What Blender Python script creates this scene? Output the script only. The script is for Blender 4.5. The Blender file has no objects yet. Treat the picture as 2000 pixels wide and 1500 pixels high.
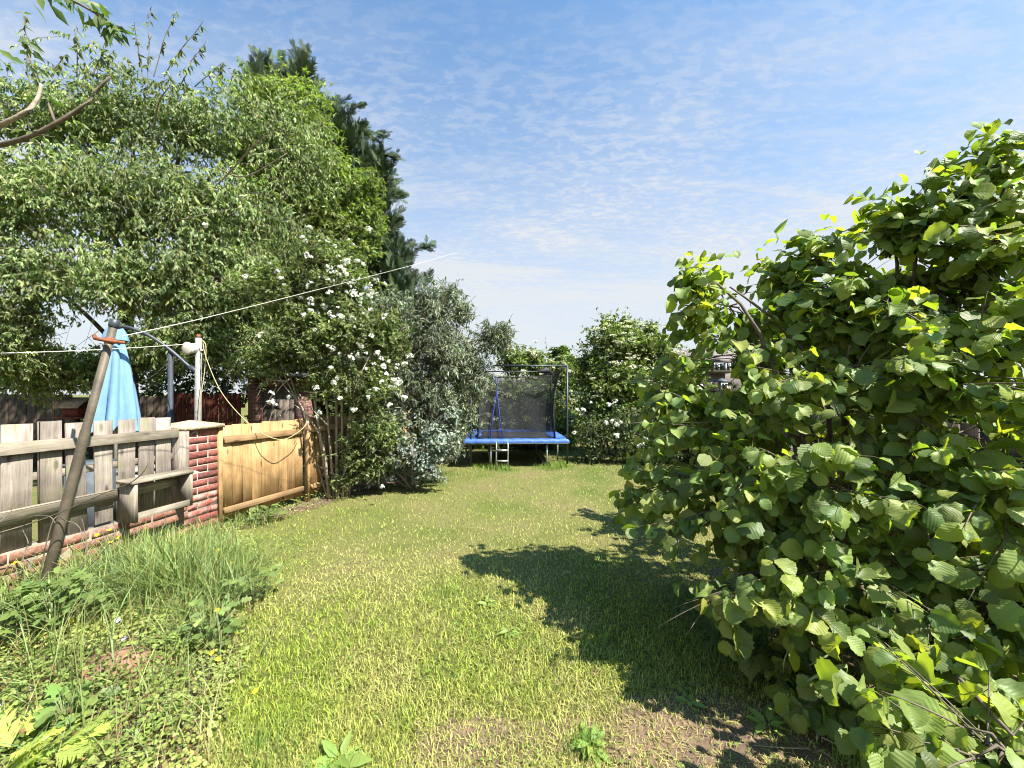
import bpy, math, random
import numpy as np
from mathutils import Vector, Matrix

R = np.random.default_rng(11)
random.seed(5)
rad = math.radians
scene = bpy.context.scene
COL = scene.collection

# ------------------------------------------------------------------ camera, sky, sun, exposure
CAMH = 1.5
cd = bpy.data.cameras.new('camera'); cam = bpy.data.objects.new('camera', cd); COL.objects.link(cam)
cd.sensor_width = 36.0; cd.lens = 13.5; cd.shift_y = 0.010
cd.clip_start = 0.05; cd.clip_end = 3000
cam.location = (0, 0, CAMH); cam.rotation_euler = (rad(90), 0, 0)
scene.camera = cam

SUN_ELEV = 52.0
SUN_AZ = 121.0      # clockwise from +Y (away from the camera)
world = bpy.data.worlds.new('World'); scene.world = world; world.use_nodes = True
def build_world():
    nt = world.node_tree; N = nt.nodes; L = nt.links
    for n in list(N): N.remove(n)
    out = N.new('ShaderNodeOutputWorld'); bg = N.new('ShaderNodeBackground')
    sky = N.new('ShaderNodeTexSky'); sky.sky_type = 'NISHITA'; sky.sun_disc = False
    sky.sun_elevation = rad(SUN_ELEV); sky.sun_rotation = rad(SUN_AZ)
    sky.air_density = 1.0; sky.dust_density = 1.6; sky.ozone_density = 1.3
    bg.inputs['Strength'].default_value = 0.086
    tc = N.new('ShaderNodeTexCoord'); sep = N.new('ShaderNodeSeparateXYZ')
    L.new(tc.outputs['Generated'], sep.inputs[0])
    def m(op, a, b=None, c=None, clamp=False):
        n = N.new('ShaderNodeMath'); n.operation = op; n.use_clamp = clamp
        for i, v in enumerate((a, b, c)):
            if v is None: continue
            if isinstance(v, (int, float)): n.inputs[i].default_value = v
            else: L.new(v, n.inputs[i])
        return n.outputs[0]
    z = m('MAXIMUM', sep.outputs['Z'], 0.0)
    zz = m('ADD', z, 0.10)
    px = m('DIVIDE', sep.outputs['X'], zz); py = m('DIVIDE', sep.outputs['Y'], zz)
    cmb = N.new('ShaderNodeCombineXYZ'); L.new(px, cmb.inputs[0]); L.new(py, cmb.inputs[1])
    def noise(scale, detail, rough, dist, sx=1, sy=1, off=0, rot=0):
        mp = N.new('ShaderNodeMapping'); mp.inputs['Scale'].default_value = (sx, sy, 1)
        mp.inputs['Location'].default_value = (off, off * .7, off * .3); mp.inputs['Rotation'].default_value = (0, 0, rot)
        L.new(cmb.outputs[0], mp.inputs[0])
        n = N.new('ShaderNodeTexNoise'); n.inputs['Scale'].default_value = scale; n.inputs['Detail'].default_value = detail
        n.inputs['Roughness'].default_value = rough; n.inputs['Distortion'].default_value = dist
        L.new(mp.outputs[0], n.inputs['Vector']); return n.outputs['Fac']
    def ramp(v, lo, hi):
        n = N.new('ShaderNodeMapRange'); n.interpolation_type = 'SMOOTHSTEP'
        n.inputs['From Min'].default_value = lo; n.inputs['From Max'].default_value = hi
        L.new(v, n.inputs['Value']); return n.outputs[0]
    rip = ramp(noise(19.0, 4, .58, .3, 1.0, 1.9, 3.1, rad(20)), .42, .64)
    big = ramp(noise(0.75, 3, .5, .1, 1.0, 1.0, 8.6), .36, .64)
    wisp = ramp(noise(1.15, 7, .60, .45, .42, 2.0, 1.7, rad(-12)), .46, .76)
    hor = ramp(z, .80, .05)
    bell = m('MULTIPLY', m('MULTIPLY', hor, m('SUBTRACT', 1.0, hor)), 4.0)
    veil = m('MULTIPLY', hor, 0.92)
    r1 = m('MULTIPLY', m('MULTIPLY', rip, m('ADD', m('MULTIPLY', big, .7), .3)), m('ADD', m('MULTIPLY', bell, .26), .02))
    w1 = m('MULTIPLY', wisp, m('ADD', m('MULTIPLY', bell, .40), .06))
    s = m('ADD', m('ADD', veil, r1), w1)
    b2 = m('ADD', s, m('MULTIPLY', big, m('MULTIPLY', bell, .20)))
    fac = m('MINIMUM', b2, .95)
    mx = N.new('ShaderNodeMix'); mx.data_type = 'RGBA'
    tn = N.new('ShaderNodeMix'); tn.data_type = 'RGBA'; tn.blend_type = 'MULTIPLY'; tn.inputs['Factor'].default_value = 1.0
    L.new(sky.outputs[0], tn.inputs['A']); tn.inputs['B'].default_value = (.32, .78, 1.02, 1)
    L.new(fac, mx.inputs['Factor']); L.new(tn.outputs['Result'], mx.inputs['A'])
    mx.inputs['B'].default_value = (3.05, 3.12, 3.22, 1)
    L.new(mx.outputs['Result'], bg.inputs['Color']); L.new(bg.outputs[0], out.inputs[0])
build_world()

sd = bpy.data.lights.new('sun', 'SUN'); sd.energy = 4.7; sd.angle = rad(0.55); sd.color = (1.0, 0.95, 0.86)
sun = bpy.data.objects.new('sun', sd); COL.objects.link(sun)
az, el = rad(SUN_AZ), rad(SUN_ELEV)
SUND = np.array([math.sin(az) * math.cos(el), math.cos(az) * math.cos(el), math.sin(el)])
sun.rotation_euler = Vector(SUND).to_track_quat('Z', 'Y').to_euler()
sun.location = tuple(SUND * 40)

vs = scene.view_settings
vs.view_transform = 'Standard'; vs.look = 'None'; vs.gamma = 1.0; vs.exposure = 1.68; vs.use_curve_mapping = False
scene.cycles.max_bounces = 9; scene.cycles.transparent_max_bounces = 12
scene.cycles.diffuse_bounces = 5; scene.cycles.glossy_bounces = 2; scene.cycles.transmission_bounces = 4
scene.cycles.filter_width = 1.05
scene.cycles.caustics_reflective = False; scene.cycles.caustics_refractive = False

F = 750.0
def P(px, py, d):                       # photograph pixel + distance -> a point of the place
    return np.array([(px - 1000) / F * d, d, CAMH - (py - 770) / F * d])

# ------------------------------------------------------------------ helpers
def unit(v):
    v = np.asarray(v, float)
    return v / np.maximum(np.linalg.norm(v, axis=-1, keepdims=True), 1e-9)

def vnoise(x, y, seed=0):
    xi = np.floor(x).astype(np.int64); yi = np.floor(y).astype(np.int64)
    fx = x - xi; fy = y - yi; fx = fx * fx * (3 - 2 * fx); fy = fy * fy * (3 - 2 * fy)
    def h(a, b):
        n = (a * 374761393 + b * 668265263 + seed * 1442695041) & 0xffffffff
        n = ((n ^ (n >> 13)) * 1274126177) & 0xffffffff
        return ((n ^ (n >> 16)) & 0xffff) / 65535.0
    return (h(xi, yi) * (1 - fx) + h(xi + 1, yi) * fx) * (1 - fy) + (h(xi, yi + 1) * (1 - fx) + h(xi + 1, yi + 1) * fx) * fy

def fbm(x, y, seed=0):
    return .55 * vnoise(x, y, seed) + .3 * vnoise(x * 2.1, y * 2.1, seed + 1) + .15 * vnoise(x * 4.3, y * 4.3, seed + 2)

class Geo:
    """collects vertices, faces, a colour and a leaf coordinate per vertex"""
    def __init__(s): s.v = []; s.lv = []; s.lt = []; s.c = []; s.uv = []; s.n = 0
    def add(s, V, lv, lt, col, uv=None):
        V = np.asarray(V, float).reshape(-1, 3)
        s.v.append(V); s.lv.append(np.asarray(lv, np.int64) + s.n); s.lt.append(np.asarray(lt, np.int64))
        c = np.asarray(col, float)
        if c.ndim == 1: c = np.tile(c, (len(V), 1))
        s.c.append(c); s.uv.append(np.zeros((len(V), 3)) if uv is None else uv); s.n += len(V)
    def scatter(s, T, pos, Rm, sc, col):
        tv, faces = T
        n = len(pos); k = len(tv)
        if n == 0: return
        sc = np.asarray(sc, float)
        if sc.ndim == 1: sc = sc[:, None]
        V = np.einsum('nij,nkj->nki', Rm, tv[None] * sc[:, None, :]) + pos[:, None, :]
        flv = np.concatenate([np.array(f) for f in faces]); flt = np.array([len(f) for f in faces])
        lv = (flv[None] + (np.arange(n) * k)[:, None]).ravel()
        lt = np.tile(flt, n)
        c = np.repeat(np.asarray(col, float), k, axis=0)
        uv = np.tile(np.c_[tv[:, 0], tv[:, 1], np.zeros(k)], (n, 1))
        s.add(V, lv, lt, c, uv)
    def tubes(s, pts, rads, sides=4, col=(.1, .08, .06)):
        pts = np.asarray(pts, float); n, k, _ = pts.shape
        rads = np.broadcast_to(np.asarray(rads, float), (n, k))
        d = np.gradient(pts, axis=1); d = unit(d)
        ref = np.where(np.abs(d[..., 2:3]) > .9, np.array([1., 0, 0]), np.array([0, 0, 1.]))
        a = unit(np.cross(d, ref)); b = np.cross(d, a)
        an = np.arange(sides) * 2 * math.pi / sides
        ring = (a[:, :, None, :] * np.cos(an)[None, None, :, None] + b[:, :, None, :] * np.sin(an)[None, None, :, None])
        V = pts[:, :, None, :] + ring * rads[:, :, None, None]
        j = np.arange(sides); j2 = (j + 1) % sides
        q = []
        for i in range(k - 1):
            q.append(np.stack([i * sides + j, i * sides + j2, (i + 1) * sides + j2, (i + 1) * sides + j], -1))
        q = np.concatenate(q)
        lv = (q.ravel()[None] + (np.arange(n) * k * sides)[:, None]).ravel()
        lt = np.full(n * len(q), 4)
        s.add(V, lv, lt, col)
        # end caps
        base = s.n - n * k * sides
        cap = (np.arange(sides)[None] + (k - 1) * sides + (np.arange(n) * k * sides)[:, None]).ravel()
        s.lv.append(cap + base); s.lt.append(np.full(n, sides))
    def mesh(s, name):
        me = bpy.data.meshes.new(name)
        V = np.concatenate(s.v); lv = np.concatenate(s.lv); lt = np.concatenate(s.lt)
        me.vertices.add(len(V)); me.vertices.foreach_set('co', V.astype(np.float32).ravel())
        me.loops.add(len(lv)); me.loops.foreach_set('vertex_index', lv.astype(np.int32))
        me.polygons.add(len(lt)); st = np.concatenate([[0], np.cumsum(lt)[:-1]])
        me.polygons.foreach_set('loop_start', st.astype(np.int32))
        me.update(calc_edges=True); me.validate()
        c = np.concatenate(s.c); c = np.c_[c, np.ones(len(c))]
        at = me.attributes.new('Col', 'FLOAT_COLOR', 'POINT'); at.data.foreach_set('color', c.astype(np.float32).ravel())
        at = me.attributes.new('luv', 'FLOAT_VECTOR', 'POINT'); at.data.foreach_set('vector', np.concatenate(s.uv).astype(np.float32).ravel())
        return me

def link(name, me, mat=None, parent=None, smooth=False):
    o = bpy.data.objects.new(name, me); COL.objects.link(o)
    if mat is not None and len(me.materials) == 0: me.materials.append(mat)
    if parent is not None: o.parent = parent
    if smooth: me.polygons.foreach_set('use_smooth', np.ones(len(me.polygons), bool))
    return o
def build(g, name, mat, parent=None, smooth=False): return link(name, g.mesh(name), mat, parent, smooth)
def tag(o, label=None, cat=None, group=None, kind=None):
    if label: o['label'] = label
    if cat: o['category'] = cat
    if group: o['group'] = group
    if kind: o['kind'] = kind
    return o
def thing(name, label, cat, loc=(0, 0, 0), rz=0, group=None):
    o = bpy.data.objects.new(name, None); COL.objects.link(o); o.empty_display_size = .1
    o.location = tuple(loc); o.rotation_euler = (0, 0, rz)
    return tag(o, label, cat, group)

def box(x0, x1, y0, y1, z0, z1, bev=.0, wob=0.0, rng=R):
    """a board: chamfered along its long edges, with slightly uneven corners"""
    g = Geo(); b = bev
    if b <= 0:
        V = np.array([[x, y, z] for z in (z0, z1) for y in (y0, y1) for x in (x0, x1)], float)
        q = [[0, 2, 3, 1], [4, 5, 7, 6], [0, 1, 5, 4], [1, 3, 7, 5], [3, 2, 6, 7], [2, 0, 4, 6]]
    else:
        ring = [(x0 + b, y0), (x1 - b, y0), (x1, y0 + b), (x1, y1 - b), (x1 - b, y1), (x0 + b, y1), (x0, y1 - b), (x0, y0 + b)]
        V = np.array([[x, y, z] for z in (z0, z1) for (x, y) in ring], float)
        q = [[i, (i + 1) % 8, 8 + (i + 1) % 8, 8 + i] for i in range(8)] + [list(range(8, 16)), list(range(7, -1, -1))]
    if wob: V = V + rng.normal(0, wob, V.shape)
    g.add(V, np.concatenate(q), [len(f) for f in q], (1, 1, 1))
    return g
def rot_geo(g, M):
    g.v = [v @ np.array(M).T for v in g.v]; return g
def part_box(name, dims, mat, parent, bev=.004, wob=0, axis='z', tilt=0):
    """chamfer runs along the named axis"""
    x0, x1, y0, y1, z0, z1 = dims
    if axis == 'z': g = box(x0, x1, y0, y1, z0, z1, bev, wob)
    elif axis == 'x':
        g = box(y0, y1, z0, z1, x0, x1, bev, wob); g.v = [v[:, [2, 0, 1]] for v in g.v]
    else:
        g = box(z0, z1, x0, x1, y0, y1, bev, wob); g.v = [v[:, [1, 2, 0]] for v in g.v]
    if tilt:
        c = np.array([(x0 + x1) / 2, 0, z0]); a = tilt
        for i, v in enumerate(g.v):
            w = v - c; g.v[i] = np.c_[w[:, 0] * math.cos(a) + w[:, 2] * math.sin(a), w[:, 1], -w[:, 0] * math.sin(a) + w[:, 2] * math.cos(a)] + c
    return build(g, name, mat, parent)
def tube_part(name, pts, rads, mat, parent, sides=12, smooth=True):
    g = Geo(); pts = np.asarray(pts, float)[None]; g.tubes(pts, np.broadcast_to(rads, (1, pts.shape[1])), sides)
    lo = np.arange(sides)[::-1]; g.lv.append(lo); g.lt.append(np.array([sides]))
    o = build(g, name, mat, parent, smooth)
    return o
def spline(pts, n):
    p = np.asarray(pts, float); k = len(p)
    t = np.linspace(0, k - 1, n); i = np.clip(t.astype(int), 0, k - 2); f = (t - i)[:, None]
    p0 = p[np.maximum(i - 1, 0)]; p1 = p[i]; p2 = p[i + 1]; p3 = p[np.minimum(i + 2, k - 1)]
    return .5 * ((2 * p1) + (-p0 + p2) * f + (2 * p0 - 5 * p1 + 4 * p2 - p3) * f ** 2 + (-p0 + 3 * p1 - 3 * p2 + p3) * f ** 3)

# ------------------------------------------------------------------ materials
def new_mat(name):
    m = bpy.data.materials.new(name); m.use_nodes = True
    nt = m.node_tree; b = nt.nodes['Principled BSDF']
    return m, nt, nt.nodes, nt.links, b
def nd(N, t, **k):
    n = N.new(t)
    for a, v in k.items(): setattr(n, a, v)
    return n
def ramp_node(N, stops):
    r = N.new('ShaderNodeValToRGB'); e = r.color_ramp.elements
    while len(e) < len(stops): e.new(.5)
    for x, (p, c) in zip(e, stops): x.position = p; x.color = (*c, 1)
    return r
def leaf_mat(name, transl=.32, rough=.5, spec=.35, vein=False, tint=(1.25, 1.5, .45)):
    m, nt, N, L, b = new_mat(name)
    a = nd(N, 'ShaderNodeAttribute', attribute_name='Col')
    b.inputs['Roughness'].default_value = rough; b.inputs['Specular IOR Level'].default_value = spec
    col = a.outputs['Color']
    if vein:
        uv = nd(N, 'ShaderNodeAttribute', attribute_name='luv'); sp = N.new('ShaderNodeSeparateXYZ'); L.new(uv.outputs['Vector'], sp.inputs[0])
        def mm(op, x, y=None):
            n = nd(N, 'ShaderNodeMath', operation=op)
            for i, v in enumerate((x, y)):
                if v is None: continue
                if isinstance(v, (int, float)): n.inputs[i].default_value = v
                else: L.new(v, n.inputs[i])
            return n.outputs[0]
        ax = mm('ABSOLUTE', sp.outputs[0])
        ph = mm('MULTIPLY', mm('SUBTRACT', sp.outputs[1], mm('MULTIPLY', ax, .75)), 46.0)
        sw = mm('SINE', ph)
        pw = mm('POWER', mm('MAXIMUM', sw, 0.0), 5.0)
        mid = mm('LESS_THAN', ax, .012)
        vv = mm('MAXIMUM', pw, mid)
        mx = nd(N, 'ShaderNodeMix', data_type='RGBA'); mx.inputs['B'].default_value = (.20, .26, .09, 1)
        L.new(mm('MULTIPLY', vv, .16), mx.inputs['Factor']); L.new(col, mx.inputs['A']); col = mx.outputs['Result']
        bp = N.new('ShaderNodeBump'); bp.inputs['Strength'].default_value = .15; bp.inputs['Distance'].default_value = .004
        L.new(sw, bp.inputs['Height']); L.new(bp.outputs[0], b.inputs['Normal'])
    L.new(col, b.inputs['Base Color'])
    t = N.new('ShaderNodeBsdfTranslucent')
    mul = nd(N, 'ShaderNodeMix', data_type='RGBA', blend_type='MULTIPLY'); mul.inputs['Factor'].default_value = 1
    L.new(col, mul.inputs['A']); mul.inputs['B'].default_value = (*tint, 1); L.new(mul.outputs['Result'], t.inputs[0])
    mix = N.new('ShaderNodeMixShader'); mix.inputs[0].default_value = transl
    L.new(b.outputs[0], mix.inputs[1]); L.new(t.outputs[0], mix.inputs[2])
    L.new(mix.outputs[0], N['Material Output'].inputs[0])
    return m
def plain(name, col, rough=.6, metal=0, var=.25, scale=18, bump=.15, bscale=90, spec=.4):
    m, nt, N, L, b = new_mat(name)
    tc = N.new('ShaderNodeTexCoord'); n = N.new('ShaderNodeTexNoise'); n.inputs['Scale'].default_value = scale; n.inputs['Detail'].default_value = 6
    L.new(tc.outputs['Object'], n.inputs[0])
    c = np.array(col)
    r = ramp_node(N, [(.3, tuple(c * (1 - var))), (.7, tuple(np.minimum(c * (1 + var), 1)))]); L.new(n.outputs[0], r.inputs[0])
    L.new(r.outputs[0], b.inputs['Base Color'])
    b.inputs['Roughness'].default_value = rough; b.inputs['Metallic'].default_value = metal; b.inputs['Specular IOR Level'].default_value = spec
    if bump:
        n2 = N.new('ShaderNodeTexNoise'); n2.inputs['Scale'].default_value = bscale; L.new(tc.outputs['Object'], n2.inputs[0])
        bp = N.new('ShaderNodeBump'); bp.inputs['Strength'].default_value = bump; bp.inputs['Distance'].default_value = .01
        L.new(n2.outputs[0], bp.inputs['Height']); L.new(bp.outputs[0], b.inputs['Normal'])
    return m
def wood(name, dark, light, axis=2, rough=.8, stain=None, knots=True):
    m, nt, N, L, b = new_mat(name)
    tc = N.new('ShaderNodeTexCoord'); oi = N.new('ShaderNodeObjectInfo')
    add = nd(N, 'ShaderNodeVectorMath', operation='ADD'); L.new(tc.outputs['Object'], add.inputs[0])
    sc = nd(N, 'ShaderNodeVectorMath', operation='SCALE'); sc.inputs[0].default_value = (13, 7, 19); L.new(oi.outputs['Random'], sc.inputs['Scale'])
    L.new(sc.outputs[0], add.inputs[1])
    mp = N.new('ShaderNodeMapping'); s = [26, 26, 26]; s[axis] = 1.6; mp.inputs['Scale'].default_value = s; L.new(add.outputs[0], mp.inputs[0])
    n = N.new('ShaderNodeTexNoise'); n.inputs['Scale'].default_value = 2.2; n.inputs['Detail'].default_value = 8; n.inputs['Distortion'].default_value = .9; n.inputs['Roughness'].default_value = .65
    L.new(mp.outputs[0], n.inputs[0])
    r = ramp_node(N, [(.28, dark), (.5, tuple((np.array(dark) + np.array(light)) / 2)), (.72, light)]); L.new(n.outputs[0], r.inputs[0])
    big = N.new('ShaderNodeTexNoise'); big.inputs['Scale'].default_value = 5; big.inputs['Detail'].default_value = 5; L.new(add.outputs[0], big.inputs[0])
    mr = N.new('ShaderNodeMapRange'); mr.inputs['From Min'].default_value = .35; mr.inputs['From Max'].default_value = .7; mr.inputs['To Min'].default_value = .72; mr.inputs['To Max'].default_value = 1.2
    L.new(big.outputs[0], mr.inputs[0])
    rv = N.new('ShaderNodeMapRange'); rv.inputs['To Min'].default_value = .82; rv.inputs['To Max'].default_value = 1.16; L.new(oi.outputs['Random'], rv.inputs[0])
    mu = nd(N, 'ShaderNodeMath', operation='MULTIPLY'); L.new(mr.outputs[0], mu.inputs[0]); L.new(rv.outputs[0], mu.inputs[1])
    vm = nd(N, 'ShaderNodeVectorMath', operation='SCALE'); L.new(r.outputs[0], vm.inputs[0]); L.new(mu.outputs[0], vm.inputs['Scale'])
    col = vm.outputs[0]
    if knots:
        mk = N.new('ShaderNodeMapping'); k = [9, 9, 9]; k[axis] = 3.2; mk.inputs['Scale'].default_value = k; L.new(add.outputs[0], mk.inputs[0])
        vo = N.new('ShaderNodeTexVoronoi'); vo.inputs['Scale'].default_value = 1; L.new(mk.outputs[0], vo.inputs[0])
        lt = N.new('ShaderNodeMapRange'); lt.inputs['From Min'].default_value = .07; lt.inputs['From Max'].default_value = .17; lt.inputs['To Min'].default_value = 1; lt.inputs['To Max'].default_value = 0
        L.new(vo.outputs['Distance'], lt.inputs[0])
        mx = nd(N, 'ShaderNodeMix', data_type='RGBA'); mx.inputs['B'].default_value = (*[c * .45 for c in dark], 1)
        L.new(lt.outputs[0], mx.inputs['Factor']); L.new(col, mx.inputs['A']); col = mx.outputs['Result']
    if stain:
        ns = N.new('ShaderNodeTexNoise'); ns.inputs['Scale'].default_value = 7; ns.inputs['Detail'].default_value = 7; L.new(add.outputs[0], ns.inputs[0])
        ls = N.new('ShaderNodeMapRange'); ls.inputs['From Min'].default_value = .55; ls.inputs['From Max'].default_value = .72; ls.inputs['To Max'].default_value = .6; L.new(ns.outputs[0], ls.inputs[0])
        mx = nd(N, 'ShaderNodeMix', data_type='RGBA'); mx.inputs['B'].default_value = (*stain, 1)
        L.new(ls.outputs[0], mx.inputs['Factor']); L.new(col, mx.inputs['A']); col = mx.outputs['Result']
    L.new(col, b.inputs['Base Color']); b.inputs['Roughness'].default_value = rough; b.inputs['Specular IOR Level'].default_value = .25
    bp = N.new('ShaderNodeBump'); bp.inputs['Strength'].default_value = .5; bp.inputs['Distance'].default_value = .006
    L.new(n.outputs[0], bp.inputs['Height']); L.new(bp.outputs[0], b.inputs['Normal'])
    return m
def brick_mat(name, cols, bloom=0.0):
    m, nt, N, L, b = new_mat(name)
    tc = N.new('ShaderNodeTexCoord'); oi = N.new('ShaderNodeObjectInfo'); ge = N.new('ShaderNodeNewGeometry')
    r = ramp_node(N, [(i / (len(cols) - 1), c) for i, c in enumerate(cols)]); L.new(oi.outputs['Random'], r.inputs[0])
    n = N.new('ShaderNodeTexNoise'); n.inputs['Scale'].default_value = 38; n.inputs['Detail'].default_value = 7; L.new(ge.outputs['Position'], n.inputs[0])
    mr = N.new('ShaderNodeMapRange'); mr.inputs['From Min'].default_value = .3; mr.inputs['From Max'].default_value = .7; mr.inputs['To Min'].default_value = .6; mr.inputs['To Max'].default_value = 1.35; L.new(n.outputs[0], mr.inputs[0])
    vm = nd(N, 'ShaderNodeVectorMath', operation='SCALE'); L.new(r.outputs[0], vm.inputs[0]); L.new(mr.outputs[0], vm.inputs['Scale'])
    n2 = N.new('ShaderNodeTexNoise'); n2.inputs['Scale'].default_value = 17; n2.inputs['Detail'].default_value = 8; n2.inputs['Roughness'].default_value = .7; L.new(ge.outputs['Position'], n2.inputs[0])
    ls = N.new('ShaderNodeMapRange'); ls.inputs['From Min'].default_value = .62 - .2 * bloom; ls.inputs['From Max'].default_value = .8 - .12 * bloom; ls.inputs['To Max'].default_value = .25 + .6 * bloom; L.new(n2.outputs[0], ls.inputs[0])
    mx = nd(N, 'ShaderNodeMix', data_type='RGBA'); mx.inputs['B'].default_value = (.42, .34, .30, 1)
    L.new(ls.outputs[0], mx.inputs['Factor']); L.new(vm.outputs[0], mx.inputs['A']); L.new(mx.outputs['Result'], b.inputs['Base Color'])
    b.inputs['Roughness'].default_value = .88; b.inputs['Specular IOR Level'].default_value = .2
    bp = N.new('ShaderNodeBump'); bp.inputs['Strength'].default_value = .45; bp.inputs['Distance'].default_value = .006; L.new(n.outputs[0], bp.inputs['Height']); L.new(bp.outputs[0], b.inputs['Normal'])
    return m

M = {}
M['cherry'] = leaf_mat('cherry_leaf', .40, .5, .32)
M['ash'] = leaf_mat('ash_leaf', .42, .5, .3)
M['cypress'] = leaf_mat('cypress_spray', .10, .65, .2, tint=(1, 1.2, .6))
M['gum'] = leaf_mat('gum_leaf', .28, .5, .35, tint=(1.1, 1.25, .6))
M['shrub'] = leaf_mat('shrub_leaf', .38, .5, .35)
M['elder'] = leaf_mat('elder_leaf', .40, .5, .3)
M['hazel'] = leaf_mat('hazel_leaf', .48, .48, .38, vein=True, tint=(1.55, 1.62, .26))
M['weed'] = leaf_mat('weed_leaf', .34, .5, .3)
M['blade'] = leaf_mat('grass_blade', .30, .55, .25, tint=(1.25, 1.4, .5))
M['petal'] = leaf_mat('petal', .25, .6, .2, tint=(1, 1, 1))
M['bark'] = plain('bark', (.075, .060, .048), .9, var=.5, scale=14, bump=.6, bscale=40)
M['pale_bark'] = plain('pale_bark', (.26, .21, .16), .85, var=.35, scale=16, bump=.4, bscale=50)
M['twig'] = plain('twig_bark', (.12, .095, .07), .85, var=.4, scale=20, bump=0)
M['grey_wood'] = wood('weathered_wood', (.13, .105, .085), (.33, .28, .235), 2, stain=(.16, .16, .08))
M['grey_wood_x'] = wood('weathered_wood_rail', (.14, .115, .085), (.34, .29, .225), 0, stain=(.17, .17, .08))
M['new_wood'] = wood('orange_wood', (.25, .14, .052), (.47, .30, .145), 2)
M['new_wood_x'] = wood('orange_wood_rail', (.21, .125, .055), (.40, .26, .13), 0)
M['dark_wood'] = wood('dark_wood', (.035, .026, .02), (.10, .075, .055), 2)
M['red_wood'] = wood('red_wood', (.075, .016, .012), (.15, .036, .026), 2)
M['brick'] = brick_mat('brick', [(.13, .045, .040), (.19, .060, .048), (.23, .085, .064), (.11, .042, .040), (.20, .068, .05)])
M['brick_bloom'] = brick_mat('brick_bloomed', [(.24, .06, .045), (.30, .10, .07), (.27, .07, .05)], 1.0)
M['brick_low'] = brick_mat('brick_low', [(.17, .075, .05), (.21, .105, .07), (.15, .065, .045)], .55)
M['mortar'] = plain('mortar', (.36, .31, .25), .95, var=.3, scale=40, bump=.5, bscale=160)
M['dirty_mortar'] = plain('dirty_mortar', (.21, .17, .13), .95, var=.4, scale=12, bump=.5, bscale=120)
M['cap_stone'] = plain('cap_stone', (.36, .29, .19), .9, var=.35, scale=22, bump=.7, bscale=70)
M['post_rust'] = plain('painted_post', (.085, .066, .045), .6, var=.35, scale=9, bump=.25, bscale=60, spec=.5)
M['rust'] = plain('rust', (.20, .065, .03), .8, var=.4, scale=60, bump=.4)
M['galv'] = plain('galvanised', (.30, .29, .26), .5, .3, var=.25, scale=30, bump=.1)
M['grey_tube'] = plain('grey_tube', (.045, .052, .065), .45, .2, var=.2, scale=12, bump=.05)
M['white_plastic'] = plain('white_plastic', (.62, .60, .55), .5, var=.1, bump=0)
M['rope'] = plain('rope', (.55, .52, .45), .8, var=.15, scale=200, bump=0)
M['hemp'] = plain('yellow_rope', (.42, .34, .17), .8, var=.2, scale=200, bump=0)
M['blue_cloth'] = plain('blue_cloth', (.15, .27, .43), .85, var=.12, scale=6, bump=.2, bscale=300, spec=.2)
M['steel'] = plain('steel', (.42, .43, .43), .38, .7, var=.12, scale=20, bump=0)
M['black_foam'] = plain('black_foam', (.020, .021, .024), .7, var=.2, bump=0)
M['blue_pad'] = plain('blue_pad', (.045, .115, .40), .5, var=.25, scale=7, bump=.35, bscale=22, spec=.5)
M['blue_strap'] = plain('blue_strap', (.03, .05, .30), .6, var=.1, bump=0)
M['black_mat'] = plain('black_mat', (.015, .015, .016), .8, var=.1, bump=0)
M['planter'] = plain('planter', (.07, .08, .095), .6, var=.2, bump=.1)
M['roof_tile'] = None

def net_mat():
    m, nt, N, L, b = new_mat('safety_net')
    b.inputs['Base Color'].default_value = (.022, .023, .026, 1); b.inputs['Roughness'].default_value = .8
    t = N.new('ShaderNodeBsdfTransparent'); mix = N.new('ShaderNodeMixShader'); mix.inputs[0].default_value = .43
    L.new(t.outputs[0], mix.inputs[1]); L.new(b.outputs[0], mix.inputs[2]); L.new(mix.outputs[0], N['Material Output'].inputs[0])
    return m
M['net'] = net_mat()
def glass_mat():
    m, nt, N, L, b = new_mat('window_glass')
    b.inputs['Base Color'].default_value = (.02, .024, .03, 1); b.inputs['Roughness'].default_value = .06; b.inputs['Specular IOR Level'].default_value = .6
    return m
M['glass'] = glass_mat()

# ------------------------------------------------------------------ leaf shapes (y = length, x = width, z = up)
def leaf_long(w=.34, fold=.05, droop=.12):
    ys = [0, .28, .62, 1]; ws = [0, .5 * w, .42 * w, 0]
    V = [(0, 0, 0)]
    for i in (1, 2):
        zc = -droop * ys[i] ** 2
        V += [(-ws[i], ys[i], zc + fold), (0, ys[i], zc), (ws[i], ys[i], zc + fold)]
    V += [(0, 1, -droop)]
    return np.array(V), [[0, 2, 1], [0, 3, 2], [1, 2, 5, 4], [2, 3, 6, 5], [4, 5, 7], [5, 6, 7]]
def leaf_small(w=.5, fold=.08, droop=.1):
    V = np.array([(0, 0, 0), (-w / 2, .45, fold - droop * .3), (0, .5, -droop * .3), (w / 2, .45, fold - droop * .3), (0, 1, -droop)])
    return V, [[0, 2, 1], [0, 3, 2], [1, 2, 4], [2, 3, 4]]
def leaf_quad(w=.4, fold=.07, droop=.14):
    return np.array([(0, 0, 0), (-w / 2, .42, fold), (0, 1, -droop), (w / 2, .42, fold)]), [[0, 2, 1], [0, 3, 2]]
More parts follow.
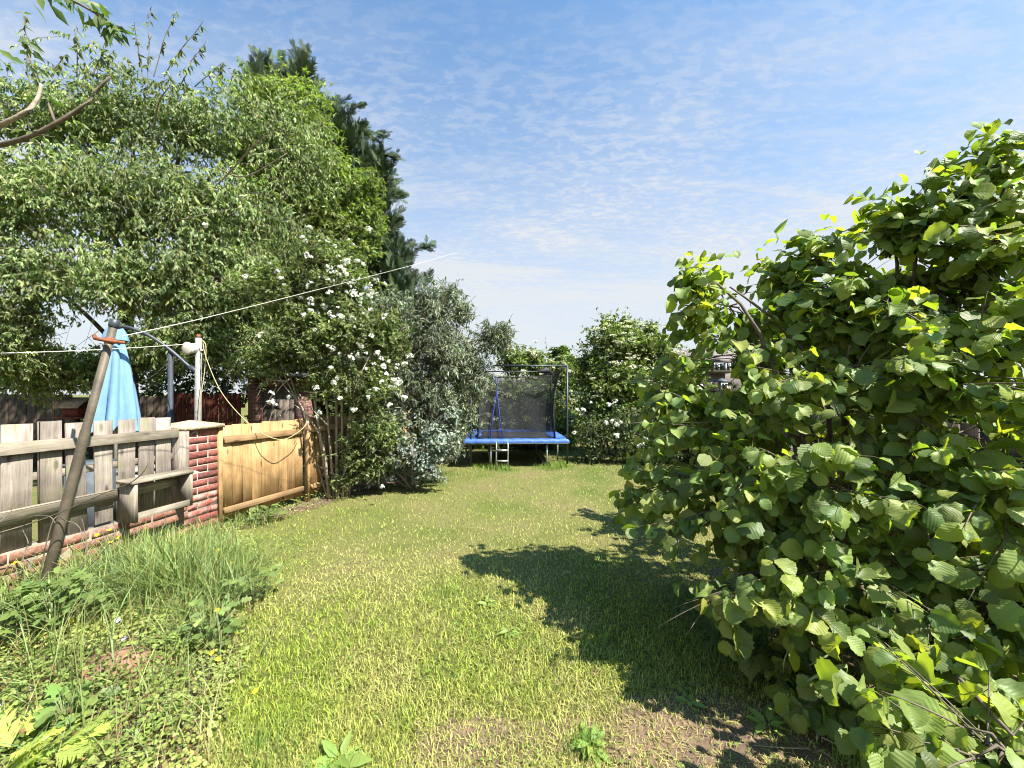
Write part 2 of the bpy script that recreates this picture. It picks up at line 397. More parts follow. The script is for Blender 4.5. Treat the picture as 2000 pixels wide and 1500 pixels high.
def leaf_hazel(rng, curl=.18, cup=.10, fold=0.0, twist=0.0, n=11):
    t = np.linspace(0, 1, n + 1)
    prof = np.interp(t, np.linspace(0, 1, 10), [0, .27, .40, .465, .49, .47, .42, .33, .19, 0]) * rng.uniform(.86, 1.05)
    V = []; skew = rng.uniform(-.07, .07); rip = rng.uniform(.006, .016); wav = rng.uniform(.01, .045); ph = rng.uniform(0, 6)
    for i in range(n + 1):
        y = t[i]; zc = -curl * (y - .15) ** 2
        w = prof[i] if 0 < i < n else 0.0
        ser = .034 if i % 2 else -.022
        edge_y = y - (.05 if y < .3 else -.02) + rng.uniform(-.012, .012)
        V.append((skew * y, y, zc))
        for sgn in (-1, 1):
            lift = cup * (1 if sgn > 0 else rng.uniform(.5, 1.1)) + fold
            for q, wq in ((.55, w * .55), (1.0, w + ser)):
                z = zc + lift * wq + (rip if i % 2 else -rip) * (1 if q < 1 else .5) + wav * math.sin(ph + i * 1.3 + sgn) * wq * 2 - (.25 * curl * wq if q == 1 else 0)
                V.append((sgn * wq + skew * y, edge_y if q == 1 else y + .03, z))
    V = np.array(V)
    V[0] = (0, 0, 0); V[1:5] = V[0] + np.array([[-.06, -.02, 0], [-.16, -.045, -.01], [.06, -.02, 0], [.16, -.045, -.01]])
    V[n * 5:] = V[n * 5] + np.array([[0, 0, 0], [-.012, -.02, 0], [-.03, -.045, 0], [.012, -.02, 0], [.03, -.045, 0]])
    V[n * 5, 1] += .05
    a = twist * V[:, 1]; x, z = V[:, 0].copy(), V[:, 2].copy()
    V[:, 0] = x * np.cos(a) - z * np.sin(a); V[:, 2] = x * np.sin(a) + z * np.cos(a)
    Fs = []
    for i in range(n):
        a, b = i * 5, (i + 1) * 5
        Fs += [[a, b, b + 1, a + 1], [a + 1, b + 1, b + 2, a + 2], [a, a + 3, b + 3, b], [a + 3, a + 4, b + 4, b + 3]]
    return V, Fs
def spray(rng, n=9):
    """flat feathery conifer spray"""
    V = []; Fs = []
    def blade(p, d, l, w):
        d = np.array(d) / np.linalg.norm(d); s = np.array([d[1], -d[0], 0]); k = len(V)
        p = np.array(p)
        V.extend([p - s * w, p + s * w, p + d * l * 1.08 + np.array([0, 0, -.05 * l])]); Fs.append([k, k + 1, k + 2])
    blade((0, 0, 0), (0, 1, 0), 1.0, .028)
    for i in range(n):
        y = .08 + .84 * i / n
        for sg in (-1, 1):
            l = .42 * (1 - y) ** .7 * rng.uniform(.7, 1.15) + .08
            base = (0, y, -.06 * y); d = (sg * rng.uniform(.6, .9), 1, rng.uniform(-.25, .15))
            blade(base, d, l, .030)
            if l > .2:
                dd = np.array(d) / np.linalg.norm(d)
                for q in (.4, .7):
                    blade(np.array(base) + dd * l * q, (d[0] + rng.uniform(-.7, .7), 1.0, rng.uniform(-.3, .2)), l * .5, .024)
    return np.array(V, float), Fs

def frames(ydir, up):
    y = unit(ydir); x = unit(np.cross(y, up)); z = np.cross(x, y)
    return np.stack([x, y, z], -1)
def jit(n, s=1.0): return R.normal(0, s, (n, 3))
def vary(base, n, v=.18, hue=.08):
    c = np.tile(np.asarray(base, float), (n, 1)) * (1 + R.normal(0, v, (n, 1))).clip(.45, 1.7)
    c[:, 0] *= (1 + R.normal(0, hue, n)).clip(.6, 1.5); c[:, 2] *= (1 + R.normal(0, hue, n)).clip(.5, 1.6)
    return c.clip(.004, .9)

def tiers(cl, k=6, f=.52, flat=.62, spread=.62):
    out = []
    for c in cl:
        u_ = unit(jit(k)) * R.uniform(.35, 1.0, (k, 1)) * spread
        for q in u_: out.append((c[0] + q * c[1], c[1] * f * R.uniform(.75, 1.2) * np.array([1.15, 1.0, flat]), *c[2:]))
    return out
def pick_clumps(clumps, n):
    w = np.array([np.prod(np.sort(c[1])[1:]) * (c[2] if len(c) > 2 else 1) for c in clumps]); w = w / w.sum()
    return R.choice(len(clumps), n, p=w)
def clump(px, py, d, rx, ry, rd=None, w=1.0):
    s = d / F
    return (P(px, py, d), np.array([rx * s, rd if rd else (rx + ry) * .5 * s, ry * s]), w)

def crown(clumps, ntw, lpt, T, size, cols, mat, parent, droop=.4, tl=(.35, .7), outw=.8, upb=.25, mincol=None, keep=None, lf=(.6, 1.0), twmat=None, name='crown', twr=.004, face=0.0, spread=.7, flat=.6):
    ci = pick_clumps(clumps, ntw)
    C = np.array([c[0] for c in clumps])[ci]; Rr = np.array([c[1] for c in clumps])[ci]
    u = unit(jit(ntw) + np.array([0, -face, 0]))
    bump = 1 + .22 * np.sin(u[:, 0] * 5 + ci * 1.7) * np.cos(u[:, 2] * 6 + ci * 2.3) + R.normal(0, .07, ntw)
    rr = R.uniform(lf[0], lf[1], ntw) * bump
    E = C + u * Rr * rr[:, None]
    td = unit(unit(u * Rr) * outw + jit(ntw, .45) + np.array([0, 0, upb]))
    Lt = R.uniform(tl[0], tl[1], ntw)
    k = 5
    t = np.linspace(0, 1, k)
    S = E - td * Lt[:, None]
    sag = np.zeros((ntw, k, 3)); sag[..., 2] = -(droop * .35 * Lt)[:, None] * t[None] ** 2
    pts = S[:, None] + td[:, None] * (Lt[:, None] * t[None])[..., None] + sag
    # leaves along the twigs
    li = np.repeat(np.arange(ntw), lpt); n = len(li)
    tt = R.uniform(.12, 1.0, n) ** .8
    idx = np.minimum((tt * (k - 1)).astype(int), k - 2); f = tt * (k - 1) - idx
    pos = pts[li, idx] * (1 - f)[:, None] + pts[li, idx + 1] * f[:, None]
    if keep is not None:
        ok = keep(pos); pos = pos[ok]; li = li[ok]; n = len(li)
    ld = td[li] * .6 + jit(n, spread) + np.array([0, 0, -1]) * droop
    up = jit(n, .45) + np.array([0, 0, flat]) + unit(u[li]) * .55
    Rm = frames(ld, up)
    s = R.uniform(size[0], size[1], n)
    wts = R.choice(len(cols), n, p=np.array([c[1] for c in cols]) / sum(c[1] for c in cols))
    tone = (1 + .22 * np.sin(ci * 2.9 + u[:, 0] * 3))[li]
    col = np.zeros((n, 3))
    for j, c in enumerate(cols):
        q = wts == j; col[q] = vary(c[0], q.sum())
    col *= tone[:, None]
    g = Geo()
    Ts = T if isinstance(T, list) else [T]
    w = R.integers(0, len(Ts), n)
    for j, tp in enumerate(Ts):
        q = w == j; g.scatter(tp, pos[q], Rm[q], s[q], col[q])
    o = build(g, name, mat, parent)
    if twmat:
        g2 = Geo(); g2.tubes(pts[::2, ::2], np.linspace(twr, twr * .35, 3)[None], 3); build(g2, 'twigs', twmat, parent)
    return o, pos, u
def limbs(parent, base, paths, mat, name='branch', sides=6):
    """tapering limbs, each its own part"""
    for pts, r0, r1 in paths:
        p = spline(pts, 9 if len(pts) < 5 else 14); tube_part(name, p, np.linspace(r0, r1, len(p)), mat, parent, sides)
def limb_to(a, b, bow=.12, n=4):
    a = np.asarray(a); b = np.asarray(b); t = np.linspace(0, 1, n)[:, None]
    p = a + (b - a) * t; L = np.linalg.norm(b - a)
    p[1:-1] += R.normal(0, bow * L * .35, (n - 2, 3)); p[1:-1, 2] += bow * L
    return p

# ------------------------------------------------------------------ ground
def ground_mat():
    m, nt, N, L, b = new_mat('lawn_soil')
    ge = N.new('ShaderNodeNewGeometry')
    n = N.new('ShaderNodeTexNoise'); n.inputs['Scale'].default_value = 1.1; n.inputs['Detail'].default_value = 8; L.new(ge.outputs['Position'], n.inputs[0])
    r = ramp_node(N, [(.3, (.085, .110, .026)), (.5, (.135, .135, .045)), (.7, (.16, .135, .062))]); L.new(n.outputs[0], r.inputs[0])
    n2 = N.new('ShaderNodeTexNoise'); n2.inputs['Scale'].default_value = 55; n2.inputs['Detail'].default_value = 6; L.new(ge.outputs['Position'], n2.inputs[0])
    mr = N.new('ShaderNodeMapRange'); mr.inputs['From Min'].default_value = .3; mr.inputs['From Max'].default_value = .7; mr.inputs['To Min'].default_value = .55; mr.inputs['To Max'].default_value = 1.3; L.new(n2.outputs[0], mr.inputs[0])
    vm = nd(N, 'ShaderNodeVectorMath', operation='SCALE'); L.new(r.outputs[0], vm.inputs[0]); L.new(mr.outputs[0], vm.inputs['Scale'])
    L.new(vm.outputs[0], b.inputs['Base Color']); b.inputs['Roughness'].default_value = .95; b.inputs['Specular IOR Level'].default_value = .1
    bp = N.new('ShaderNodeBump'); bp.inputs['Strength'].default_value = .8; bp.inputs['Distance'].default_value = .02; L.new(n2.outputs[0], bp.inputs['Height']); L.new(bp.outputs[0], b.inputs['Normal'])
    return m
g = Geo(); g.add([(-900, -60, 0), (900, -60, 0), (900, 1500, 0), (-900, 1500, 0)], [0, 1, 2, 3], [4], (1, 1, 1))
lawn = tag(build(g, 'lawn', ground_mat()), 'mown yellow-green garden lawn', None, kind='structure')
M['soil'] = plain('bare_soil', (.13, .085, .055), .95, var=.45, scale=9, bump=.9, bscale=45)
M['red_soil'] = plain('red_soil', (.22, .115, .075), .95, var=.4, scale=14, bump=.9, bscale=60)
def sheet(name, cx, cy, rx, ry, mat, z, label, seed, n=40, dome=.0):
    a = np.arange(n) * 2 * math.pi / n
    k = 1 + .28 * np.sin(a * 3 + seed) * np.cos(a * 2 + seed * 2) + .12 * np.sin(a * 7 + seed * 3)
    g = Geo()
    o = np.c_[cx + rx * k * np.cos(a), cy + ry * k * np.sin(a), np.full(n, z)]
    mi = np.c_[cx + rx * k * .6 * np.cos(a), cy + ry * k * .6 * np.sin(a), np.full(n, z + dome * .7)]
    V = np.r_[o, mi, [[cx, cy, z + dome]]]
    q = [[i, (i + 1) % n, n + (i + 1) % n, n + i] for i in range(n)] + [[n + i, n + (i + 1) % n, 2 * n] for i in range(n)]
    g.add(V, np.concatenate(q), [len(f) for f in q], (1, 1, 1))
    return tag(build(g, name, mat), label, kind='structure')
sheet('bare_earth', -.12, 1.62, .32, .16, M['soil'], .004, 'brown worn earth patch in the near lawn', 1.0)
sheet('bare_earth', .95, 1.62, .75, .30, M['soil'], .005, 'brown bare earth strip below the hazel bush', 2.0)
sheet('bare_earth', 2.3, 2.6, .8, .9, M['soil'], .006, 'dark bare soil around the hazel stems', 3.1)
sheet('soil_mound', -2.13, 2.08, .22, .16, M['red_soil'], .008, 'reddish crumbly soil mound among the weeds', 4.0, dome=.10)
def bed_edge(Y): return np.interp(Y, [1.0, 1.55, 2.2, 3.0, 3.6, 4.2, 5.2, 7.0], [-1.05, -1.22, -1.55, -2.02, -2.45, -2.88, -2.45, -1.55])
def fence_x(Y): return np.where(Y < 4.22, -3.3 + .2 * (Y - 3.9), -3.23 + .316 * (Y - 4.22))
g = Geo(); ys = np.linspace(.4, 7, 34)
V = np.r_[np.c_[fence_x(ys) - .03, ys, np.full(34, .004)], np.c_[bed_edge(ys) - .1 + .05 * np.sin(ys * 9), ys, np.full(34, .004)]]
q = [[i, 34 + i, 35 + i, i + 1] for i in range(33)]
g.add(V, np.concatenate(q), [4] * 33, (1, 1, 1))
tag(build(g, 'flower_bed', M['soil']), 'weedy flower bed soil along the fence', kind='structure')

# ------------------------------------------------------------------ fences, pillar, wall on the left
FA = math.atan2(1, .2); FDIR = np.array([.2, 1, 0]) / math.hypot(.2, 1)
fo = np.array([-3.30, 3.90, 0])
pf = thing('picket_fence', 'weathered grey picket fence with wide boards left of the brick pillar', 'fence', fo, FA)
edges = [(-1.95, -1.82), (-1.78, -1.65), (-1.605, -1.475), (-1.435, -1.30), (-1.262, -1.108), (-1.069, -.938), (-.909, -.793), (-.739, -.617), (-.585, -.458), (-.431, -.304), (-.279, -.15)]
for i, (a, b) in enumerate(edges):
    part_box('picket', (a, b, .0, .018, .40 + R.uniform(-.02, .02), 1.285 + R.uniform(-.014, .014)), M['grey_wood'], pf, .003, .0022, tilt=R.normal(0, .008))
part_box('rail', (-2.1, -.112, -.042, -.003, 1.075, 1.16), M['grey_wood_x'], pf, .004, .002, 'x')
part_box('rail', (-2.1, -.61, -.042, -.003, .585, .685), M['grey_wood_x'], pf, .004, .002, 'x')
part_box('post', (-.108, -.012, -.045, .055, .40, 1.128), M['grey_wood'], pf, .005, .001)
part_box('back_rail', (-2.1, -.112, .021, .05, .86, .92), M['grey_wood_x'], pf, .004, .002, 'x')
# wooden box frame on the fence
bx = thing('wooden_box_frame', 'open weathered wooden box frame fixed to the picket fence', 'planter box', fo + np.array([0, 0, .42]), FA)
part_box('top_board', (-.63, -.115, -.225, -.046, .315, .345), M['grey_wood_x'], bx, .004, .001, 'x')
part_box('end_panel', (-.605, -.578, -.215, -.046, -.02, .313), M['grey_wood'], bx, .003, .001)
part_box('end_panel', (-.142, -.115, -.215, -.048, .0, .313), M['grey_wood'], bx, .003, .001)
part_box('bottom_board', (-.576, -.144, -.215, -.19, .005, .06), M['grey_wood_x'], bx, .003, .001, 'x')
part_box('back_board', (-.576, -.144, -.070, -.048, .19, .27), M['grey_wood_x'], bx, .003, .001, 'x')

def brick_mesh(L_, D_, H_, seed):
    rng = np.random.default_rng(seed)
    g = box(-L_ / 2, L_ / 2, -D_ / 2, D_ / 2, 0, H_, .004, .0014, rng); return g.mesh('brick')
BM = {}
def brick(parent, x0, x1, y0, y1, z0, z1, mat):
    key = (round(x1 - x0, 3), round(y1 - y0, 3), round(z1 - z0, 3), mat.name, R.integers(0, 3))
    if key not in BM:
        BM[key] = brick_mesh(key[0], key[1], key[2], len(BM)); BM[key].materials.append(mat)
    o = bpy.data.objects.new('brick', BM[key]); COL.objects.link(o); o.parent = parent
    o.location = ((x0 + x1) / 2 + R.normal(0, .001), (y0 + y1) / 2 + R.normal(0, .0015), z0); o.rotation_euler = (0, 0, R.normal(0, .006))
    return o
# brick pillar (0.33 square)
pl = thing('brick_pillar', 'red brick fence pillar with a flat pyramid stone cap', 'pillar', fo, FA)
PS = .328
part_box('mortar', (.003, PS - .003, .003, PS - .003, 0, 1.13), M['mortar'], pl, 0)
for c in range(15):
    z0 = .006 + c * .0752; z1 = z0 + .065
    mt = M['brick_bloom'] if c in (3, 4, 5) else M['brick']
    if c % 2: xs = [(0, .215), (.226, PS)]
    else: xs = [(0, .102), (.113, PS)]
    for (a, b) in xs: brick(pl, a, b, 0, .102, z0, z1, mt)                 # lawn side
    for (a, b) in xs: brick(pl, a, b, PS - .102, PS, z0, z1, mt)           # far side
    brick(pl, 0, .102, .113, .215, z0, z1, mt); brick(pl, PS - .102, PS, .113, .215, z0, z1, mt)
g = Geo(); o_ = .045
V = [(-o_, -o_, 1.135), (PS + o_, -o_, 1.135), (PS + o_, PS + o_, 1.135), (-o_, PS + o_, 1.135)]
V += [(x, y, 1.172 + R.normal(0, .003)) for x, y, _ in V]; V += [(PS / 2, PS / 2, 1.225)]
q = [[3, 2, 1, 0], [0, 1, 5, 4], [1, 2, 6, 5], [2, 3, 7, 6], [3, 0, 4, 7], [4, 5, 8], [5, 6, 8], [6, 7, 8], [7, 4, 8]]
g.add(np.array(V), np.concatenate(q), [len(f) for f in q], (1, 1, 1)); build(g, 'cap_stone', M['cap_stone'], pl)
# low brick wall under the pickets
lw = thing('low_brick_wall', 'low pale red brick wall under the picket fence', 'wall', fo, FA)
part_box('mortar', (-2.15, -.006, -.017, .085, 0, .392), M['dirty_mortar'], lw, 0)
for c in range(5):
    x = -.004 - (.0 if c % 2 else .107)
    if not c % 2: brick(lw, -.104, -.008, -.02, .082, .006 + c * .0775, .072 + c * .0775, M['brick_low'])
    while x > -2.1:
        brick(lw, x - .215, x, -.02, .082, .006 + c * .0775, .072 + c * .0775, M['brick_low']); x -= .226
# orange board fence beyond the pillar
F2 = np.array([.301, .9536, 0]); FA2 = math.atan2(F2[1], F2[0]); f2o = np.array([-3.235, 4.235, 0])
def board_fence(label, s0, s1, off, ztop):
    t = thing('board_fence', label, 'fence', f2o + F2 * s0 + np.array([off, 0, 0]), FA2)
    Lf = s1 - s0; nb = max(2, int(round(Lf / .117)))
    w = Lf / nb
    for i in range(nb):
        part_box('board', (i * w + .001, (i + 1) * w + (.002 if i % 2 else -.003), (.006 if i % 2 else 0) , (.018 if i % 2 else .012), .10 + R.uniform(-.01, .01), ztop + R.uniform(-.008, .008)), M['new_wood'], t, .002, .0012)
    part_box('rail', (.012, Lf - .012, -.038, -.001, ztop - .20, ztop - .125), M['new_wood_x'], t, .004, .001, 'x')
    part_box('rail', (.012, Lf - .012, -.038, -.001, .17, .235), M['new_wood_x'], t, .004, .001, 'x')
    part_box('post', (-.036, .006, -.018, .050, 0, ztop - .02), M['new_wood'], t, .004, .001)
    return t
board_fence('orange timber board fence panel next to the brick pillar', .03, 1.13, 0, 1.155)
board_fence('second orange timber fence panel, half hidden behind the flowering shrub', 1.20, 3.0, .035, 1.17)
board_fence('far timber fence panel hidden behind the grey-leaved tree', 3.07, 4.9, .0, 1.17)

# leaning clothes post with its iron bracket and cap
p0 = P(72, 1185, 2.62); p0[2] = 0; p1 = P(222, 636, 2.78)
lp = thing('clothes_post', 'rusty brown clothes post leaning against the picket fence', 'post', p0)
ax = p1 - p0; LL = np.linalg.norm(ax)
tube_part('shaft', [ax * t for t in (-.02, .25, .62, .63, 1.0)], [.028, .028, .027, .024, .024], M['post_rust'], lp, 14)
tube_part('cap', [ax * .995, ax * .996, ax * 1.022, ax * 1.023], [.027, .029, .029, .018], M['grey_tube'], lp, 14)
hook = p0 * 0 + ax * .945
tube_part('bracket', [hook + np.array([-.10, -.01, .035]), hook + np.array([-.05, -.05, .01]), hook + np.array([0, -.056, 0]), hook + np.array([.06, -.04, -.01]), hook + np.array([.11, .0, -.015])], [.012, .014, .015, .014, .011], M['rust'], lp, 6)
tube_part('band', [ax * .935, ax * .936, ax * .955, ax * .956], [.025, .028, .028, .025], M['rust'], lp, 14)

def line_thing(name, label, cat, pts, r, mat, n=26, r1=None, sides=5):
    sp = spline(np.asarray(pts) - np.asarray(pts[0]), n)
    g = Geo(); g.tubes(sp[None], np.linspace(r, r1 or r, n)[None], sides)
    ob = build(g, name, mat); ob.location = tuple(pts[0])
    return tag(ob, label, cat)
line_thing('washing_line', 'white washing line rising from the leaning post across the trees', 'rope',
           [P(238, 657, 2.78), P(400, 621, 3.2), P(600, 571, 3.7), P(760, 530, 4.1), P(845, 507, 4.6), P(892, 493, 5.6)], .0036, M['rope'], 40, .0008)
line_thing('washing_line', 'white line running level from the picture edge to the pale pole', 'rope',
           [P(-120, 693, 3.4), P(100, 687, 3.9), P(250, 680, 4.3), P(383, 671, 4.66)], .0042, M['rope'])
# pale metal pole with a cone lamp and rope
pp = P(388, 655, 4.72); pb = P(386, 655, 4.70); pb[2] = 0
po = thing('metal_pole', 'pale grey metal pole standing behind the brick pillar', 'pole', pb)
tube_part('shaft', [(0, 0, 0), (.004, 0, 1.2), (pp - pb) * np.array([1, 1, .985])], [.038, .036, .034], M['galv'], po, 12)
tube_part('top_cap', [(pp - pb) * np.array([1, 1, .985]) + np.array([0, 0, -.005]), (pp - pb) + np.array([0, 0, .01])], [.02, .018], M['rust'], po, 8)
lc = P(376, 681, 4.66)
lm = thing('cone_lamp', 'white cone-shaped lamp head clipped to the pale pole', 'lamp', lc)
dv = unit(np.array([-.05, -.97, -.05]))
tube_part('shade', [dv * -.06, dv * -.055, dv * .03, dv * .07], [.03, .05, .06, .075], M['white_plastic'], lm, 16)
tube_part('lens', [dv * .071, dv * .074], [.066, .06], M['rope'], lm, 16)
tube_part('clip', [dv * -.05, dv * -.085 + np.array([.0, .0, -.01]), np.array([.075, .05, -.015])], [.014, .014, .012], M['white_plastic'], lm, 6)
line_thing('hanging_rope', 'yellowish rope drooping from the pale pole over the orange fence', 'rope',
           [P(396, 668, 4.66), P(403, 700, 4.62), P(430, 762, 4.6), P(470, 812, 4.6), P(515, 848, 4.6), P(555, 858, 4.75), P(590, 838, 5.0), P(600, 822, 5.1)], .0048, M['hemp'], 40)
line_thing('hanging_rope', 'slack yellowish rope hanging straight down beside the pale pole', 'rope',
           [P(394, 664, 4.66), P(402, 676, 4.64), P(400, 720, 4.64), P(393, 770, 4.64), P(386, 818, 4.66)], .005, M['hemp'])
line_thing('guy_wire', 'thin wire running down left from the pale pole', 'wire', [P(383, 694, 4.66), P(330, 709, 4.9), P(300, 733, 5.2), P(262, 752, 5.6)], .0035, M['galv'])

# ------------------------------------------------------------------ next-door garden behind the pickets
ps = P(226, 770, 5.0); ps[2] = 0
pa = thing('closed_parasol', 'closed light blue garden parasol behind the picket fence', 'parasol', ps)
tube_part('pole', [(0, 0, 0), (0, 0, 2.42)], [.019, .019], M['galv'], pa, 8)
tube_part('base', [(0, 0, 0), (0, 0, .06), (0, 0, .07)], [.24, .23, .06], M['planter'], pa, 16)
g = Geo(); ns = 48; zs = np.linspace(0, 1, 14); V = []
for z in zs:
    r = .035 + .22 * z ** .75 * (1 - .12 * z)
    for j in range(ns):
        a = j * 2 * math.pi / ns
        fold = 1 + (.30 * z ** .6 + .05) * (np.abs(np.sin(a * 3.5 + 1.1 * z + .6)) * 2 - 1.2) + .08 * np.sin(a * 3 + 2 * z)
        V.append((r * fold * math.cos(a) - .02 * z, r * fold * math.sin(a), 2.35 - 1.30 * z + .05 * math.sin(a * 8) * (z > .97)))
q = [[i * ns + j, (i + 1) * ns + j, (i + 1) * ns + (j + 1) % ns, i * ns + (j + 1) % ns] for i in range(13) for j in range(ns)]
g.add(np.array(V), np.concatenate(q), [4] * len(q), (1, 1, 1)); build(g, 'canopy', M['blue_cloth'], pa, True)
g = Geo(); V = []
for i, (z, r) in enumerate([(2.44, .012), (2.40, .05), (2.30, .10), (2.20, .125)]):
    V += [(r * (1 + .12 * math.sin(j * 2 * math.pi / 24 * 8)) * math.cos(j * 2 * math.pi / 24), r * (1 + .12 * math.sin(j * 2 * math.pi / 24 * 8)) * math.sin(j * 2 * math.pi / 24), z) for j in range(24)]
q = [[i * 24 + j, (i + 1) * 24 + j, (i + 1) * 24 + (j + 1) % 24, i * 24 + (j + 1) % 24] for i in range(3) for j in range(24)]
g.add(np.array(V), np.concatenate(q), [4] * len(q), (1, 1, 1)); build(g, 'vent_cap', M['blue_cloth'], pa, True)
# bent grey tube frame
fb = P(333, 770, 5.02); fb[2] = 0
tf = thing('swing_seat_frame', 'dark grey tube frame with an upright and a curved arm behind the parasol', 'swing frame', fb)
tube_part('upright', [(0, 0, 0), (0, 0, 1.22), (0, 0, 1.221), (0, 0, P(333, 682, 5.02)[2])], [.036, .036, .029, .029], M['grey_tube'], tf, 10)
arm = [P(228, 640, 4.82), P(250, 639, 4.84), P(292, 656, 4.92), P(333, 684, 5.0), P(365, 712, 5.06), P(385, 727, 5.1)]
tube_part('curved_arm', spline([a - fb for a in arm], 20), np.full(20, .022), M['grey_tube'], tf, 10)
tube_part('sleeve', [P(370, 716, 5.07) - fb, P(390, 730, 5.1) - fb], [.034, .034], M['grey_tube'], tf, 10)
tube_part('foot_bar', [(-.5, -.1, .03), (0, 0, .03), (.5, -.1, .03)], [.03, .03, .03], M['grey_tube'], tf, 8)
# planters and small things seen between the pickets
def tub(label, px, d, w, h, mat):
    c = P(px, 770, d); c[2] = 0
    t = thing('garden_planter', label, 'planter', c, .3)
    part_box('body', (-w / 2, w / 2, -w / 2, w / 2, 0, h - .03), mat, t, .012)
    part_box('rim', (-w / 2 - .015, w / 2 + .015, -w / 2 - .015, w / 2 + .015, h - .03, h), mat, t, .012)
    return t
tub('dark grey square planter seen through the picket gaps', 178, 4.0, .28, .80, M['planter'])
tub('grey planter with a pale rim behind the picket fence by the pillar', 262, 4.6, .36, .62, M['galv'])
M['terracotta'] = plain('terracotta_paving', (.30, .13, .09), .9, var=.3, scale=8, bump=.4)
g = Geo(); g.add([(-9, 2.2, .006), (-3.75, 2.2, .006), (-3.75, 3.6, .006), (-9, 3.6, .006)], [0, 1, 2, 3], [4], (1, 1, 1))
tag(build(g, 'patio', M['terracotta']), 'reddish paved patio behind the picket fence', kind='structure')
bt = P(150, 770, 6.4); bt[2] = 0
bd = thing('bird_table', 'small red-brown wooden bird table behind the picket fence', 'bird table', bt)
part_box('pole', (-.03, .03, -.03, .03, 0, 1.1), M['dark_wood'], bd)
part_box('tray', (-.2, .2, -.15, .15, 1.1, 1.13), M['red_wood'], bd)
part_box('box', (-.13, .13, -.1, .1, 1.131, 1.30), M['red_wood'], bd)
g = Geo(); V = [(-.2, -.17, 1.27), (.2, -.17, 1.27), (.2, .17, 1.27), (-.2, .17, 1.27), (-.2, 0, 1.43), (.2, 0, 1.43)]
V = np.array(V + [(x, y, z + .02) for x, y, z in V]); q = [[6, 7, 11, 10], [8, 9, 10, 11], [0, 4, 5, 1], [2, 5, 4, 3], [0, 1, 7, 6], [2, 3, 9, 8], [1, 5, 11, 7], [5, 2, 8, 11], [3, 4, 10, 9], [4, 0, 6, 10]]
g.add(V, np.concatenate(q), [4] * 10, (1, 1, 1)); build(g, 'roof', M['pale_bark'], bd)
def slat_fence(label, a, b, h, w, mat, gap=.012, name='boundary_fence'):
    a = np.array(a); b = np.array(b); Lf = np.linalg.norm(b - a); t = thing(name, label, 'fence', a, math.atan2(b[1] - a[1], b[0] - a[0]))
    n = int(Lf / w)
    for i in range(n):
        part_box('board', (i * w, (i + 1) * w - gap, 0, .02, .03, h + R.uniform(-.015, .015)), mat, t, .002, .001)
    part_box('rail', (0, Lf, .021, .055, h - .3, h - .22), mat, t, .003, 0, 'x')
    part_box('rail', (0, Lf, .021, .055, .3, .38), mat, t, .003, 0, 'x')
    return t
slat_fence('brown board fence at the far left of the next-door garden', (-11.4, 7.0, 0), (-8.75, 7.75, 0), 1.5, .14, M['dark_wood'])
slat_fence('dark brown board fence behind the blue parasol', (-8.7, 7.9, 0), (-7.0, 8.0, 0), 1.45, .14, M['dark_wood'])
slat_fence('dark red slatted fence between the pale pole and the shed', (-6.95, 7.75, 0), (-5.55, 7.95, 0), 1.52, .085, M['red_wood'])
# brick shed with a plank door
M['shed_brick'] = None
def shed_brick():
    m, nt, N, L, b = new_mat('shed_brick')
    tc = N.new('ShaderNodeTexCoord'); br = N.new('ShaderNodeTexBrick')
    sp = N.new('ShaderNodeSeparateXYZ'); L.new(tc.outputs['Object'], sp.inputs[0]); cb = N.new('ShaderNodeCombineXYZ')
    ad = nd(N, 'ShaderNodeMath', operation='ADD'); L.new(sp.outputs[0], ad.inputs[0]); L.new(sp.outputs[1], ad.inputs[1]); L.new(ad.outputs[0], cb.inputs[0]); L.new(sp.outputs[2], cb.inputs[1]); L.new(cb.outputs[0], br.inputs[0])
    br.inputs['Scale'].default_value = 1; br.inputs['Brick Width'].default_value = .225; br.inputs['Row Height'].default_value = .075; br.inputs['Mortar Size'].default_value = .006
    br.inputs['Color1'].default_value = (.16, .06, .045, 1); br.inputs['Color2'].default_value = (.10, .045, .038, 1); br.inputs['Mortar'].default_value = (.18, .15, .13, 1)
    L.new(br.outputs[0], b.inputs['Base Color']); b.inputs['Roughness'].default_value = .9
    return m
so = np.array([-5.50, 8.0, 0])
sh = thing('garden_shed', 'small brick garden shed with a grey plank door beyond the orange fence', 'shed', so, .08)
SB = shed_brick()
part_box('wall', (0, .28, 0, 1.6, 0, 1.85), SB, sh, 0)
part_box('wall', (.95, 1.25, 0, 1.6, 0, 1.85), SB, sh, 0)
part_box('wall', (.28, .95, 1.4, 1.6, 0, 1.85), SB, sh, 0)
part_box('lintel', (.282, .948, .003, .12, 1.66, 1.85), SB, sh, 0)
M['door_wood'] = wood('door_wood', (.07, .055, .045), (.17, .14, .115), 2)
dr = part_box('door', (.29, .94, .055, .075, .02, 1.65), M['door_wood'], sh, .002)
for i in range(5): part_box('door_board', (.29 + i * .13, .29 + i * .13 + .122, .03, .053, .03, 1.64), M['door_wood'], dr, .003)
part_box('hinge', (.30, .62, .02, .029, 1.20, 1.24), M['black_foam'], dr, .002); part_box('hinge', (.30, .62, .02, .029, .38, .42), M['black_foam'], dr, .002)
part_box('wall', (1.75, 2.9, .1, 1.6, 0, 1.78), M['red_wood'], sh, 0)
part_box('roof', (-.12, 3.0, -.18, 1.7, 1.852, 1.93), M['planter'], sh, .01)
part_box('window_frame', (1.30, 1.74, .1, .16, 1.36, 1.62), M['white_plastic'], sh, .004)
part_box('window_pane', (1.34, 1.70, .09, .099, 1.40, 1.58), M['glass'], sh, 0)

